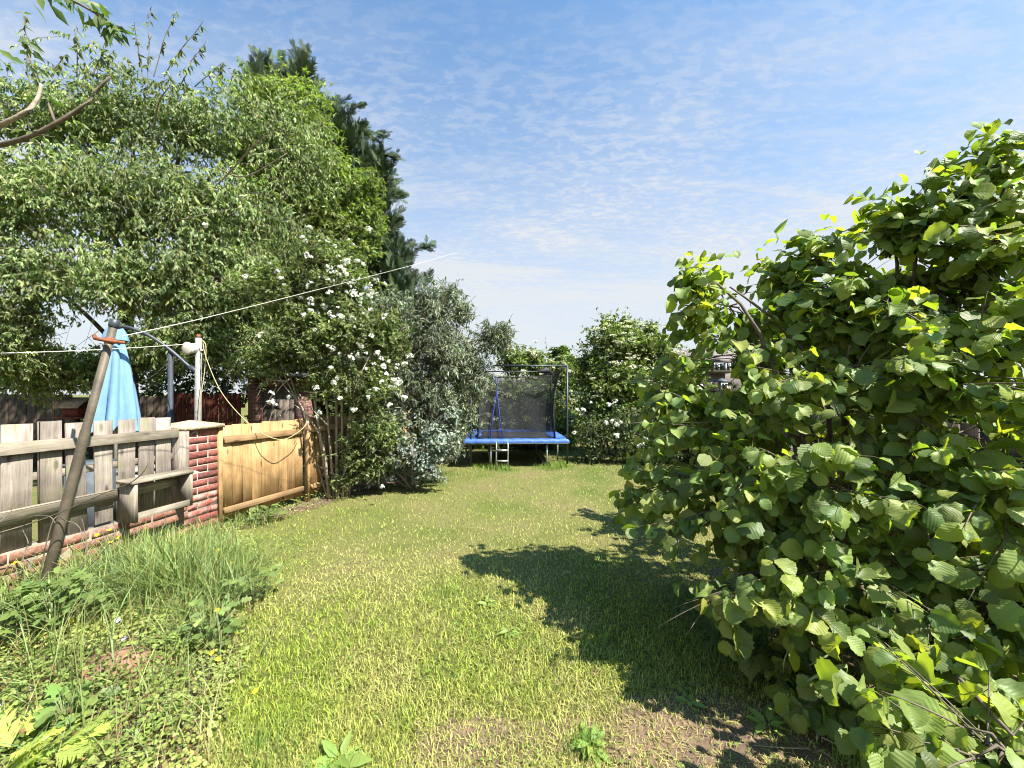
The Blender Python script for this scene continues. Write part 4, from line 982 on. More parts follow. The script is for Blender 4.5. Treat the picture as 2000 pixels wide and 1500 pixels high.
elder('tall elder bush with cream flower heads right of the trampoline', (2.85, 9.5, 0),
      [clump(1190, 670, 9.5, 65, 50), clump(1250, 680, 9.5, 70, 48), clump(1150, 720, 9.4, 45, 45), clump(1220, 740, 9.3, 85, 55), clump(1300, 730, 9.5, 60, 60), clump(1170, 790, 9.4, 60, 40), clump(1280, 790, 9.3, 70, 60), clump(1340, 765, 9.6, 32, 40), clump(1185, 635, 9.5, 12, 26), clump(1300, 665, 9.6, 25, 25), clump(1270, 640, 9.6, 20, 22), clump(1225, 632, 9.6, 22, 22)], 3300, 165)
rose, rcl = hedge('rambling_rose', 'dense dark green rambling rose with a few white blooms at the hedge foot', 'bush', (2.5, 8.7, 0),
      [clump(1160, 840, 8.6, 50, 50), clump(1220, 830, 8.4, 60, 60), clump(1290, 850, 8.4, 60, 60), clump(1160, 880, 8.5, 45, 28), clump(1250, 880, 8.4, 70, 30), clump(1350, 850, 8.6, 60, 70), clump(1430, 850, 8.8, 70, 80), clump(1520, 840, 9.0, 80, 90), clump(1340, 885, 8.5, 70, 28)], 2000, 12, (.045, .085), [((.10, .135, .045), 4), ((.15, .185, .075), 2), ((.05, .07, .028), 3)], M['shrub'], face=.5, twmat=M['twig'], lf=(.4, 1.0))
for i, (x, y) in enumerate([(1154, 786), (1140, 800), (1190, 790), (1200, 785), (1195, 822), (1205, 828), (1213, 825), (1122, 845), (1205, 850), (1250, 866), (1260, 858), (1185, 825), (1270, 805), (1128, 800), (1248, 872)]):
    o = bpy.data.objects.new('bloom', BL[i % 6]); COL.objects.link(o); o.parent = rose
    o.location = tuple(P(x, y, 7.95 + R.normal(0, .06)) - np.array([2.5, 8.7, 0])); s_ = R.uniform(.7, 1.1); o.scale = (s_, s_, s_); o.rotation_euler = tuple(R.uniform(-.6, .6, 3))
hedge('boundary_hedge', 'dark hedge running behind the hazel bush on the right', 'hedge', (5.2, 6.5, 0),
      [(np.array([4.3 + .1 * math.sin(k), 2.2 + k * .75, z]), np.array([.45, .6, .6]), 1) for k in range(9) for z in (.5, 1.15)], 1900, 11, (.06, .10), [((.05, .07, .025), 3), ((.075, .10, .035), 2)], M['shrub'], face=.2)
fx_ = 3.75
slat_fence('dark timber fence standing behind the hazel bush', (fx_, .6, 0), (fx_ + .15, 7.4, 0), 1.25, .14, M['dark_wood'])
cp = P(1366, 770, 7.6); cp[2] = 0
part = thing('concrete_post', 'short grey concrete post at the foot of the right-hand hedge', 'post', cp)
part_box('shaft', (-.055, .055, -.05, .05, 0, .62), M['mortar'], part, .008); part_box('cap', (-.062, .062, -.057, .057, .6205, .65), M['mortar'], part, .01)
hedge('back_hedge', 'mixed green hedge closing the garden behind the trampoline and elders', 'hedge', (1.5, 12.6, 0),
      [clump(x, 775 + 14 * math.sin(x * .7), 12.6, 62, 48, .7) for x in range(840, 1370, 45)] + [clump(x, 838, 12.4, 62, 50, .7) for x in range(840, 1560, 48)] + [clump(x, 802, 12.6, 50, 26, .6) for x in (1390, 1430, 1470)] + [clump(x, 770, 12.6, 62, 56, .7) for x in (1510, 1560, 1610)], 2600, 12, (.08, .14), [((.13, .17, .05), 3), ((.18, .215, .07), 2), ((.07, .10, .035), 2)], M['elder'], face=.5)
# far round tree and far tree line
ft = P(1092, 770, 30); ft[2] = 0
hedge('distant_tree', 'small round distant tree top showing above the elder hedge', 'tree', ft, [clump(1092, 705, 30, 26, 30), clump(1110, 725, 30, 26, 30), clump(1075, 730, 30, 26, 26)], 420, 12, (.3, .5), [((.09, .125, .04), 1)], M['elder'], face=.4, tl=(.5, 1.0))
tube_part('trunk', [(0, 0, 0), (0, 0, 2.5)], [.25, .15], M['bark'], bpy.data.objects['distant_tree'], 8)
ft2 = P(1500, 770, 26); ft2[2] = 0
hedge('distant_tree', 'dark distant tree behind the hazel and beside the far house', 'tree', ft2, [clump(1490, 700, 26, 45, 70), clump(1560, 690, 26, 60, 80), clump(1660, 690, 26, 70, 80), clump(1760, 700, 26, 70, 80)], 800, 12, (.3, .5), [((.07, .10, .035), 1)], M['elder'], face=.4, tl=(.5, 1.0))
tube_part('trunk', [(0, 0, 0), (0, 0, 2.5)], [.25, .15], M['bark'], bpy.data.objects['distant_tree.001'], 8)

# ------------------------------------------------------------------ far house
def tiles():
    m, nt, N, L, b = new_mat('roof_tile')
    tc = N.new('ShaderNodeTexCoord'); br = N.new('ShaderNodeTexBrick'); L.new(tc.outputs['Object'], br.inputs[0])
    br.inputs['Scale'].default_value = 1; br.inputs['Brick Width'].default_value = .3; br.inputs['Row Height'].default_value = .22; br.inputs['Mortar Size'].default_value = .012
    br.inputs['Color1'].default_value = (.165, .135, .125, 1); br.inputs['Color2'].default_value = (.14, .115, .108, 1); br.inputs['Mortar'].default_value = (.10, .075, .07, 1)
    L.new(br.outputs[0], b.inputs['Base Color']); b.inputs['Roughness'].default_value = .85; return m
M['roof_tile'] = tiles()
HD = 34.0; ho = P(1415, 770, HD); ho[2] = 0
hs = thing('brick_house', 'distant house with brown tiled roof and white dormer window seen through the hazel', 'house', ho)
M['house_wall'] = plain('house_wall', (.16, .12, .10), .9, var=.2, bump=.1)
part_box('wall', (-5, 5, .5, 8, 0, 1.9), M['house_wall'], hs, 0)
def prism(pts, quads): g = Geo(); g.add(np.array(pts, float), np.concatenate(quads), [len(q) for q in quads], (1, 1, 1)); return g
zt = P(0, 686, HD)[2]
build(prism([(-5.4, 0, 1.8), (5.4, 0, 1.8), (5.4, 8.5, 1.8), (-5.4, 8.5, 1.8), (-3.0, 4.2, zt + .6), (3.0, 4.2, zt + .6)], [[0, 1, 5, 4], [1, 2, 5], [2, 3, 4, 5], [3, 0, 4], [3, 2, 1, 0]]), 'roof', M['roof_tile'], hs)
def wz(py): return CAMH - (py - 770) / F * HD
def wx(px): return (px - 1415) / F * HD
dm = part_box('dormer', (wx(1400), wx(1437), .55, 3.6, wz(728), wz(706)), M['house_wall'], hs, 0)
build(prism([(wx(1396), .4, wz(706)), (wx(1440), .4, wz(706)), (wx(1437), 3.9, wz(706)), (wx(1400), 3.9, wz(706)), (wx(1418), .9, wz(692)), (wx(1418), 3.9, wz(692))], [[0, 1, 4], [1, 2, 5, 4], [3, 0, 4, 5], [2, 3, 5], [3, 2, 1, 0]]), 'dormer_roof', M['roof_tile'], dm)
def window(x0, x1, z0, z1, y, mull, name='window'):
    w_ = part_box(name, (x0, x1, y, y + .10, z0, z1), M['white_plastic'], hs, .01)
    xs = [x0 + .10] + [v for mm_ in mull for v in (mm_ - .06, mm_ + .06)] + [x1 - .10]
    for a, b in zip(xs[::2], xs[1::2]): part_box('pane', (a, b, y - .012, y - .002, z0 + .12, z1 - .10), M['glass'], w_, 0)
window(wx(1400), wx(1433), wz(725), wz(706.5), .44, [wx(1410), wx(1424)])
by = part_box('bay', (wx(1396), wx(1420), -.6, .45, .0, wz(747)), M['house_wall'], hs, 0)
build(prism([(wx(1395), -.75, wz(746.5)), (wx(1421), -.75, wz(746.5)), (wx(1420), .5, wz(746.5)), (wx(1396), .5, wz(746.5)), (wx(1414), .3, wz(738))], [[0, 1, 4], [1, 2, 4], [2, 3, 4], [3, 0, 4], [3, 2, 1, 0]]), 'bay_roof', M['planter'], by)
window(wx(1400), wx(1413), wz(762), wz(747), -.71, [])
window(wx(1370), wx(1377), wz(764), wz(750), .38, [])

# ------------------------------------------------------------------ hazel on the right
TH = np.array([2.25, 2.45, 0])
hz = thing('hazel_bush', 'large hazel bush with broad pleated leaves filling the right side', 'bush', TH)
hcl = rel(TH, [clump(1425, 590, 2.56, 70, 60), clump(1375, 555, 2.56, 28, 40), clump(1530, 600, 2.69, 85, 85), clump(1480, 700, 2.56, 110, 90), clump(1345, 780, 2.82, 80, 90), clump(1440, 830, 2.43, 120, 100), clump(1310, 950, 2.56, 80, 60), clump(1430, 990, 2.24, 130, 100),
       clump(1640, 560, 2.43, 100, 100), clump(1580, 500, 2.56, 45, 40), clump(1740, 470, 2.3, 80, 70), clump(1830, 560, 2.18, 130, 120), clump(1800, 400, 2.3, 40, 50), clump(1930, 400, 2.11, 80, 90), clump(1965, 490, 2.0, 110, 80), clump(1720, 640, 2.3, 110, 90), clump(1760, 560, 2.4, 90, 70), clump(1990, 330, 2.05, 60, 60), clump(1660, 740, 2.11, 150, 130), clump(1850, 740, 1.92, 150, 140), clump(2000, 600, 1.86, 120, 150),
       clump(1580, 930, 2.05, 140, 110), clump(1780, 940, 1.86, 150, 120), clump(1960, 950, 1.66, 120, 140), clump(1480, 1110, 1.98, 120, 70), clump(1610, 1120, 1.86, 120, 100), clump(1780, 1150, 1.73, 130, 100), clump(1940, 1170, 1.6, 110, 110),
       clump(1540, 1340, 1.92, 60, 55), clump(1660, 1320, 1.79, 80, 80), clump(1790, 1320, 1.6, 90, 80), clump(1900, 1330, 1.47, 90, 80), clump(1890, 1450, 1.12, 75, 36), clump(1975, 1455, 1.06, 65, 42),
       clump(2150, 700, 1.92, 140, 240), clump(2150, 1100, 1.79, 140, 240),
       clump(1560, 660, 3.7, 100, 80, w=.38), clump(1480, 780, 3.81, 80, 80, w=.38), clump(1700, 660, 3.14, 140, 120, w=.38), clump(1650, 850, 2.91, 160, 140, w=.38), clump(1850, 850, 2.58, 160, 180, w=.38), clump(1440, 880, 3.7, 70, 70, w=.38), clump(1700, 1030, 2.82, 150, 120, w=.38), clump(1380, 860, 4.14, 60, 60, w=.2)])
HZ = [leaf_hazel(R, c, k, f, w) for c, k, f, w in ((.10, .10, 0, .2), (.30, .16, .25, -.3), (.45, .06, 0, .5), (.16, .25, .5, 0), (.60, .14, .1, -.5), (.05, .18, .9, .3), (.35, -.2, -.25, .2), (.25, .3, .35, -.7))]
HZL = [leaf_hazel(R, c, k, f, w, 4) for c, k, f, w in ((.10, .10, 0, .2), (.30, .16, .25, -.3), (.45, .06, 0, .5), (.16, .25, .5, 0), (.60, .14, .1, -.5), (.05, .18, .9, .3), (.35, -.2, -.25, .2), (.25, .3, .35, -.7))]
def hazel():
    lpt = 7
    AS, AE, AC = [], [], []
    for i_, c_ in enumerate(hcl):
        na = int(np.clip(3 + 31 * np.prod(np.sort(c_[1])[1:]) ** .8 * c_[2], 4, 12))
        ua = unit(jit(na) + np.array([-.25, -.30, .20]))
        AS.append(c_[0] - ua * c_[1] * .25 + np.array([0, 0, -.05])); AE.append(c_[0] + ua * c_[1] * R.uniform(.75, 1.15, (na, 1)) + np.array([-.02, 0, -.02])); AC.append(np.full(na, i_))
    AS, AE, AC = np.concatenate(AS), np.concatenate(AE), np.concatenate(AC)
    g3 = Geo(); tm = (AS + AE) / 2 + np.c_[np.zeros((len(AS), 2)), np.full(len(AS), .04)]; ka = np.array([True] * len(AS)); w_ = AE + TH; ka = (770 - F * (w_[:, 2] - CAMH) / w_[:, 1]) > np.interp(1000 + F * w_[:, 0] / w_[:, 1], [1300, 1345, 1440, 1560, 1720, 1800, 1900, 2000], [620, 520, 515, 465, 382, 332, 274, 248])
    g3.tubes(np.stack([AS, tm, AE], 1)[ka], [[.006, .0045, .002]], 5); build(g3, 'side_branches', M['twig'], hz)['kind'] = 'stuff'
    per = 6; ai = np.repeat(np.arange(len(AS)), per); ntw = len(ai); ci = AC[ai]
    ta = np.tile(np.linspace(.25, 1, per), len(AS)) + R.uniform(-.1, .06, ntw)
    arm_d = unit(AE - AS)[ai]; u = arm_d
    Lt = R.uniform(.14, .32, ntw)
    td = unit(arm_d * .75 + jit(ntw, .55) * np.array([1, 1, .55]) + np.array([-.16, -.06, -.02]))
    E = AS[ai] + (AE - AS)[ai] * ta[:, None] + td * Lt[:, None]
    k = 5; t = np.linspace(0, 1, k); S = E - td * Lt[:, None]
    pts = S[:, None] + td[:, None] * (Lt[:, None] * t[None])[..., None]; pts[..., 2] -= (.10 * Lt)[:, None] * t[None] ** 2
    def inside(q_):
        q_ = q_ + TH; qx = 1000 + F * q_[:, 0] / q_[:, 1]; qy = 770 - F * (q_[:, 2] - CAMH) / q_[:, 1]
        return (qy > np.interp(qx, [1300, 1345, 1440, 1560, 1720, 1800, 1900, 2000], [620, 510, 505, 455, 372, 322, 264, 238])) & ~((qx > 1384) & (qx < 1444) & (qy > 684) & (qy < 770))
    kt = inside(E); g2 = Geo(); g2.tubes(pts[kt], np.linspace(.0036, .0014, k)[None], 4); build(g2, 'twigs', M['twig'], hz)
    li = np.repeat(np.arange(ntw), lpt); n = len(li); kk = np.tile(np.arange(lpt), ntw)
    tt = (.10 + .90 * (kk + R.uniform(-.2, .2, n)) / (lpt - 1)).clip(0, 1)
    idx = np.minimum((tt * (k - 1)).astype(int), k - 2); f = (tt * (k - 1) - idx)[:, None]
    at = pts[li, idx] * (1 - f) + pts[li, idx + 1] * f
    side = unit(np.cross(td[li], np.array([0, 0, 1.]))) * np.where(kk % 2, 1, -1)[:, None]
    ld_ = unit(side * R.uniform(.4, 1.0, n)[:, None] + td[li] * .55 + np.array([-.18, -.15, -.75]) * R.uniform(.3, 1.7, (n, 1)) + jit(n, .22))
    nrm = np.array([0, 0, .80]) + unit(u[li]) * .35 + jit(n, .52) + np.array([.0, -.22, 0]) + SUND * .45
    pet = R.uniform(.012, .024, n); pos = at + ld_ * pet[:, None]
    s = np.exp(R.normal(math.log(.070), .26, n)).clip(.03, .12) * (.78 + .22 * np.sin(np.pi * (.12 + .7 * tt)))
    # keep the view gap to the far house, and the lawn side, free
    w = pos + ld_ * s[:, None] * .5 + TH; px = 1000 + F * w[:, 0] / w[:, 1]; py = 770 - F * (w[:, 2] - CAMH) / w[:, 1]
    ok = ~((px > 1384) & (px < 1444) & (py > 684) & (py < 770)) & (w[:, 2] > .06) & (w[:, 1] > .62)
    ok &= ~((px < 1240) & (py < 860)) & (px > 1195)
    ed = np.interp(py, [900, 1010, 1060, 1150, 1220, 1310, 1400, 1470], [1195, 1200, 1270, 1310, 1420, 1450, 1540, 1640]); ok &= ~((py > 900) & (px < ed + R.uniform(-25, 15, len(py))))
    top = np.interp(px, [1300, 1345, 1440, 1560, 1720, 1800, 1900, 2000], [600, 500, 500, 450, 370, 320, 262, 235]); ok &= py > top - 20 + R.uniform(-25, 25, len(py))
    pos, ld_, nrm, s, at, px, py, w, tt = pos[ok], ld_[ok], nrm[ok], s[ok], at[ok], px[ok], py[ok], w[ok], tt[ok]; n = len(pos)
    Rm = frames(ld_, nrm)
    col = vary((.20, .26, .072), n, .26, .07)
    yel = R.uniform(0, 1, n) < .25; col[yel] = vary((.30, .34, .085), yel.sum(), .14, .06)
    drk = R.uniform(0, 1, n) < .18; col[drk] = vary((.135, .195, .058), drk.sum(), .14, .06)
    v = R.integers(0, 8, n)
    area = (s * F / w[:, 1]) ** 2 * (.3 + .7 * np.abs(np.einsum('ni,ni->n', Rm[:, :, 2], unit(w - np.array([0, 0, CAMH])))))
    area[(px > 2000) | (py > 1500) | (px < 0)] = 0
    cell = (px // 24).astype(int) * 1000 + (py // 24).astype(int); order = np.argsort(w[:, 1]); seen = {}; vis = np.zeros(n, bool)
    for i in order:
        c = cell[i]
        if c not in seen: seen[c] = 1; vis[i] = True
    area[~vis] *= .02
    top300 = np.argsort(-area)[:300]
    rest = np.ones(n, bool); rest[top300] = False
    g = Geo()
    for j in range(8):
        nrq = w[:, 1] < 1.75
        q = rest & (v == j) & nrq; g.scatter(HZ[j], pos[q], Rm[q], s[q], col[q])
        q = rest & (v == j) & ~nrq; g.scatter(HZL[j], pos[q], Rm[q], s[q], col[q])
    nq = w[:, 1] < 1.75; pt = np.stack([at, pos], 1)[nq]; g.tubes(pt, [[.0012, .001]], 3, (.12, .14, .05))
    o = build(g, 'foliage', M['hazel'], hz, True); o['kind'] = 'stuff'
    meshes = {}
    for i in top300:
        ck = int(np.clip((col[i].sum() - .34) / .09, 0, 4)); key = (int(v[i]), ck)
        if key not in meshes:
            gg = Geo(); gg.scatter(HZ[v[i]], np.zeros((1, 3)), np.eye(3)[None], np.ones(1), col[i][None]); mm_ = gg.mesh('leaf'); mm_.materials.append(M['hazel'])
            mm_.polygons.foreach_set('use_smooth', np.ones(len(mm_.polygons), bool)); meshes[key] = mm_
        ob = bpy.data.objects.new('leaf', meshes[key]); COL.objects.link(ob); ob.parent = hz
        mt = Matrix([[*Rm[i][r] * s[i], pos[i][r]] for r in range(3)] + [[0, 0, 0, 1]]); ob.matrix_local = mt
hazel()
for i, c in enumerate(hcl):
    if i in (29, 30): b_ = np.array([-.25, -.75, 0.]); r0 = .012
    else: b_ = np.array([R.normal(0, .16), R.normal(0, .22), -.03]); r0 = R.uniform(.014, .026)
    e_ = c[0] + np.array([0, 0, c[1][2] * .5]); mid = b_ + (e_ - b_) * np.array([.35, .35, .55]) + jit(1, .05)[0]
    limbs(hz, None, [([b_, mid, b_ + (e_ - b_) * np.array([.7, .7, .85]), e_], r0, .005)], M['twig'], 'stem', 7)

# ------------------------------------------------------------------ lawn grass
def blades(n, x, y, h, w, lean, col, seg=1, az_=None, curve=.5, z0=0.0):
    """curved blades as strips"""
    a = R.uniform(0, 2 * math.pi, n) if az_ is None else az_
    dirv = np.c_[np.cos(a), np.sin(a), np.zeros(n)]; sd_ = np.c_[-np.sin(a), np.cos(a), np.zeros(n)]
    base = np.c_[x, y, np.full(n, z0) if np.isscalar(z0) else z0]
    rows = []
    ts = np.linspace(0, 1, seg + 1)
    for t in ts[:-1]:
        off = dirv * (lean * h * (t ** (1 + curve)))[:, None]; off[:, 2] = h * t * (1 - .25 * lean * t).clip(.1)
        ww = (w * (1 - .6 * t) * .5)[:, None]
        rows.append(base + off - sd_ * ww); rows.append(base + off + sd_ * ww)
    off = dirv * (lean * h)[:, None]; off[:, 2] = h * (1 - .25 * lean).clip(.1) * (1 - .22 * (lean > 1)); rows.append(base + off)
    k = 2 * seg + 1; V = np.stack(rows, 1)
    fs = [[2 * i, 2 * i + 1, 2 * i + 3, 2 * i + 2] for i in range(seg - 1)] + [[2 * seg - 2, 2 * seg - 1, 2 * seg]]
    flv = np.concatenate([np.array(f_) for f_ in fs]); flt = [len(f_) for f_ in fs]
    lv = (flv[None] + (np.arange(n) * k)[:, None]).ravel()
    return V, lv, np.tile(flt, n), np.repeat(col, k, axis=0)
RND = (np.array([(0, 0, 0), (-.35, .2, .03), (-.42, .6, .04), (0, 1, -.02), (.42, .6, .04), (.35, .2, .03), (0, .5, -.03)]), [[0, 6, 1], [1, 6, 2], [2, 6, 3], [3, 6, 4], [4, 6, 5], [5, 6, 0]])
def lawn_grass():
    g = Geo(); n = 290000
    # even spread over the picture of the lawn: denser near, thinner far
    py = R.uniform(868, 1620, n); d = F * CAMH / (py - 770); px = R.uniform(150, 2050, n)
    x = (px - 1000) / F * d; y = d
    thin = R.uniform(0, 1, n) < np.clip(.25 + 1.2 / np.maximum(d, .5) * .8, .55, 1) ; x, y, d = x[thin], y[thin], d[thin]
    ok = (x > bed_edge(y) - .12 * R.uniform(0, 1, len(x))) & (y < 12)
    x, y, d = x[ok], y[ok], d[ok]
    def bare(cx, cy, rx, ry): return np.exp(-(((x - cx) / rx) ** 2 + ((y - cy) / ry) ** 2) ** 1.5)
    br = np.maximum.reduce([bare(-.12, 1.62, .36, .2) * .75, bare(.95, 1.60, .8, .32), bare(2.3, 2.6, .7, .9), bare(.1, 1.45, .4, .2) * .5])
    br = br * (.5 + fbm(x * 5, y * 5, 9))
    ok = R.uniform(0, 1, len(x)) > br * .8; x, y, d, br = x[ok], y[ok], d[ok], br[ok]
    n = len(x)
    p1 = fbm(x * .9 + 4, y * .9, 3); p2 = fbm(x * 3.2, y * 3.2, 7)
    dry = np.clip((p1 - .48) * 3.4 + (p2 - .5) * 1.8 + .32, 0, 1); dry = np.maximum(dry, np.clip(br * 1.2, 0, 1))
    dry = np.clip(dry + .55 * (vnoise(x * 3.2 + .4 * y, y * .55, 44) - .5) + R.normal(0, .18, n), 0, 1)
    green = np.array([.175, .26, .032]); lime = np.array([.375, .425, .062]); straw = np.array([.50, .44, .17])
    t = R.uniform(0, 1, (n, 1))
    col = (green * (1 - t) + lime * t); col = col * (1 - dry[:, None] * .75) + straw * dry[:, None] * .75
    col *= R.uniform(.28, 1.38, (n, 1))
    # bright greener streak towards the trampoline
    h = R.uniform(.012, .042, n) * (.8 + .5 * p2) * np.where(dry > .6, .8, 1.0)
    w = (.0026 + .0011 * d) * R.uniform(.8, 1.3, n)
    lean = np.abs(R.normal(.7, .5, n)).clip(.05, 1.9)
    nr = d < 3.2
    for q, seg in ((nr, 2), (~nr, 1)):
        V, lv, lt, c = blades(q.sum(), x[q], y[q], h[q], w[q], lean[q], col[q], seg); g.add(V, lv, lt, c)
    m_ = 6000; xx = R.uniform(-2.2, 1.6, m_); yy = 1.35 + R.uniform(0, 1, m_) ** 1.5 * 2.2; ok = xx > bed_edge(yy); xx, yy = xx[ok], yy[ok]; m_ = len(xx)
    V, lv, lt, c = blades(m_, xx, yy, R.uniform(.015, .045, m_), .0016 + .0007 * yy, R.uniform(.6, 2.4, m_), vary((.40, .41, .12), m_, .25), 3); g.add(V, lv, lt, c)
    m_ = 9000; xx = R.uniform(-2.4, 1.6, m_); yy = 1.3 + R.uniform(0, 1, m_) ** 1.4 * 5; pm = fbm(xx * 1.6 + 2, yy * 1.6, 31); ok = (xx > bed_edge(yy)) & (pm > .50); xx, yy = xx[ok], yy[ok]; m_ = len(xx)
    g.scatter(RND, np.c_[xx, yy, R.uniform(.012, .03, m_)], frames(jit(m_) * np.array([1, 1, .3]), np.array([0, 0, 1.]) + jit(m_, .3)), R.uniform(.007, .016, m_), vary((.17, .25, .05), m_, .3))
    # longer tufts left by the mower, round the trampoline legs and against the hedge
    tuft = [(P(1090, 900, 8)[0], 7.9, .25, 500, .14), (-.25, 7.65, .3, 300, .10), (.75, 7.7, .3, 300, .10), (-.55, 7.9, .3, 300, .1), (-1.3, 7.2, .5, 400, .08), (1.7, 7.6, .6, 500, .07), (1.4, 1.55, .12, 120, .12), (.32, 1.62, .10, 160, .09), (-.45, 2.9, .2, 120, .05), (.05, 2.3, .25, 150, .05), (-.72, 1.45, .14, 90, .10), (-1.05, 1.6, .2, 160, .10)]
    for cx, cy, r, m_, hh in tuft:
        xx = cx + R.normal(0, r * .5, m_); yy = cy + R.normal(0, r * .4, m_)
        V, lv, lt, c = blades(m_, xx, yy, R.uniform(.5, 1.2, m_) * hh, np.full(m_, .003 + .0005 * cy), np.abs(R.normal(.5, .3, m_)), vary((.17, .25, .045), m_), 3); g.add(V, lv, lt, c)
    o = build(g, 'grass', M['blade']); tag(o, 'short mown grass blades covering the lawn', 'grass', kind='stuff')
lawn_grass()

# dead straw lying on the bare earth
g = Geo(); n = 2600
x = R.normal(.6, .75, n); y = R.uniform(1.3, 2.3, n)
V, lv, lt, c = blades(n, x, y, R.uniform(.006, .016, n), np.full(n, .003), R.uniform(2, 6, n), vary((.32, .25, .14), n, .3), 2, z0=.012); g.add(V, lv, lt, c)
tag(build(g, 'straw_litter', M['blade']), 'dry straw clippings strewn over the bare earth', 'straw', kind='stuff')

# ------------------------------------------------------------------ weeds in the bed
def bed_cover():
    g = Geo(); n = 46000
    y = R.uniform(1.15, 6.2, n) ; y = 1.15 + (y - 1.15) * R.uniform(.25, 1, n); x = R.uniform(-3.6, -.9, n)
    e = bed_edge(y) + .10 * (fbm(y * 6, x * 6, 2) - .5) * 2
    ok = (x < e) & (x > fence_x(y) + .02); x, y = x[ok], y[ok]
    hgt = .035 + .15 * fbm(x * 2.2, y * 2.2, 5) * np.clip((bed_edge(y) - x) / .35, .15, 1)
    mound = (((x + 2.13) / .2) ** 2 + ((y - 2.08) / .15) ** 2) < 1
    ok = ~(mound & (R.uniform(0, 1, len(x)) < .5)); x, y, hgt = x[ok], y[ok], hgt[ok]; n = len(x)
    z = hgt * R.uniform(.25, 1, n) ** .6
    kind = fbm(x * 1.7 + 9, y * 1.7, 21)
    lightc = np.array([.34, .37, .10]); mid = np.array([.19, .25, .06]); red = np.array([.22, .13, .055])
    k = np.clip((kind - .35) / .3, 0, 1)[:, None]; col = mid * (1 - k) + lightc * k
    rr = R.uniform(0, 1, n) < .05; col[rr] = red
    col *= R.uniform(.7, 1.3, (n, 1))
    Rm = frames(jit(n, 1.0) * np.array([1, 1, .35]) + np.array([0, -.2, -.1]), np.array([0, 0, 1.]) + jit(n, .45)); s = R.uniform(.010, .026, n)
    g.scatter(RND, np.c_[x, y, z], Rm, s, col)
    i = R.choice(n, 5000, replace=False)
    g.tubes(np.stack([np.c_[x[i], y[i], np.zeros(5000)] + np.r_[0, 0, 0], np.c_[x[i], y[i], z[i]]], 1), [[.0018, .001]], 3, (.12, .12, .05))
    o = build(g, 'ground_cover', M['weed']); tag(o, 'low mixed weeds covering the flower bed', 'weeds', kind='stuff')
bed_cover()
def tall_grass():
    g = Geo()
    spec = [(-2.42, 2.75, .26, 700, .55), (-2.12, 2.72, .22, 650, .50), (-2.05, 2.5, .18, 260, .34), (-2.7, 2.9, .25, 420, .50), (-2.45, 3.15, .25, 380, .42), (-2.25, 3.2, .25, 300, .32), (-2.85, 3.2, .2, 260, .40), (-1.9, 2.30, .18, 260, .30), (-2.9, 2.6, .2, 150, .5), (-2.75, 2.3, .35, 110, .5), (-2.0, 1.75, .3, 90, .32), (-1.75, 1.95, .3, 110, .25), (-1.55, 1.62, .25, 160, .16), (-2.4, 2.0, .3, 90, .4), (-3.0, 3.6, .2, 220, .3), (-2.75, 3.6, .2, 200, .22), (-3.0, 4.4, .25, 160, .22), (-3.2, 3.3, .3, 300, .42), (-3.3, 3.0, .3, 300, .45), (-3.15, 2.75, .25, 260, .42), (-3.4, 2.6, .2, 160, .45), (-3.0, 3.8, .2, 220, .3)]
    for cx, cy, r, m_, hh in spec:
        x = cx + R.normal(0, r * .5, m_); y = cy + R.normal(0, r * .45, m_); h = R.uniform(.35, 1.1, m_) * hh * (.80 if cx > -2.3 else 1.0)
        V, lv, lt, c = blades(m_, x, y, h, R.uniform(.005, .009, m_), np.abs(R.normal(.65, .45, m_)).clip(.05, 1.7), vary((.20, .25, .080), m_, .34, .14), 6, curve=1.0); g.add(V, lv, lt, c)
    m_ = 260; x = R.uniform(-3.0, -1.5, m_); y = R.uniform(1.5, 3.4, m_); ok = (x < bed_edge(y)) & (x > fence_x(y) + .05); x, y = x[ok], y[ok]; m_ = len(x)
    V, lv, lt, c = blades(m_, x, y, R.uniform(.2, .6, m_), np.full(m_, .004), np.abs(R.normal(.3, .2, m_)), vary((.24, .25, .10), m_, .2), 5, curve=1.0); g.add(V, lv, lt, c)
    m_ = 900; x = R.uniform(-3.1, -1.2, m_); y = R.uniform(1.4, 3.2, m_); ok = (x < bed_edge(y) + .05) & (x > fence_x(y) + .05); x, y = x[ok], y[ok]; m_ = len(x)
    V, lv, lt, c = blades(m_, x, y, R.uniform(.08, .30, m_), np.full(m_, .0035), np.abs(R.normal(.9, .5, m_)), np.where(R.uniform(0, 1, (m_, 1)) < .35, np.array([[.27, .13, .075]]), np.array([[.40, .35, .17]])) * R.uniform(.6, 1.2, (m_, 1)), 5, curve=1.0); g.add(V, lv, lt, c)
    # grass under the hazel
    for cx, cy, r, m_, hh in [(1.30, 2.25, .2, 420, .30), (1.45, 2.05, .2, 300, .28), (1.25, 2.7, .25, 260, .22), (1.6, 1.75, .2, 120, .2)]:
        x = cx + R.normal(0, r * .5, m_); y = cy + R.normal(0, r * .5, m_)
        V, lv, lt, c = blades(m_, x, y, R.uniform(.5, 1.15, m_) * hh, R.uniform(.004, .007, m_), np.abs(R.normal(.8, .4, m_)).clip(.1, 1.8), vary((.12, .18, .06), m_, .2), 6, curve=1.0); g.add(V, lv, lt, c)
    tag(build(g, 'tall_grass', M['blade']), 'long arching uncut grass in the bed and under the hazel', 'grass', kind='stuff')
tall_grass()
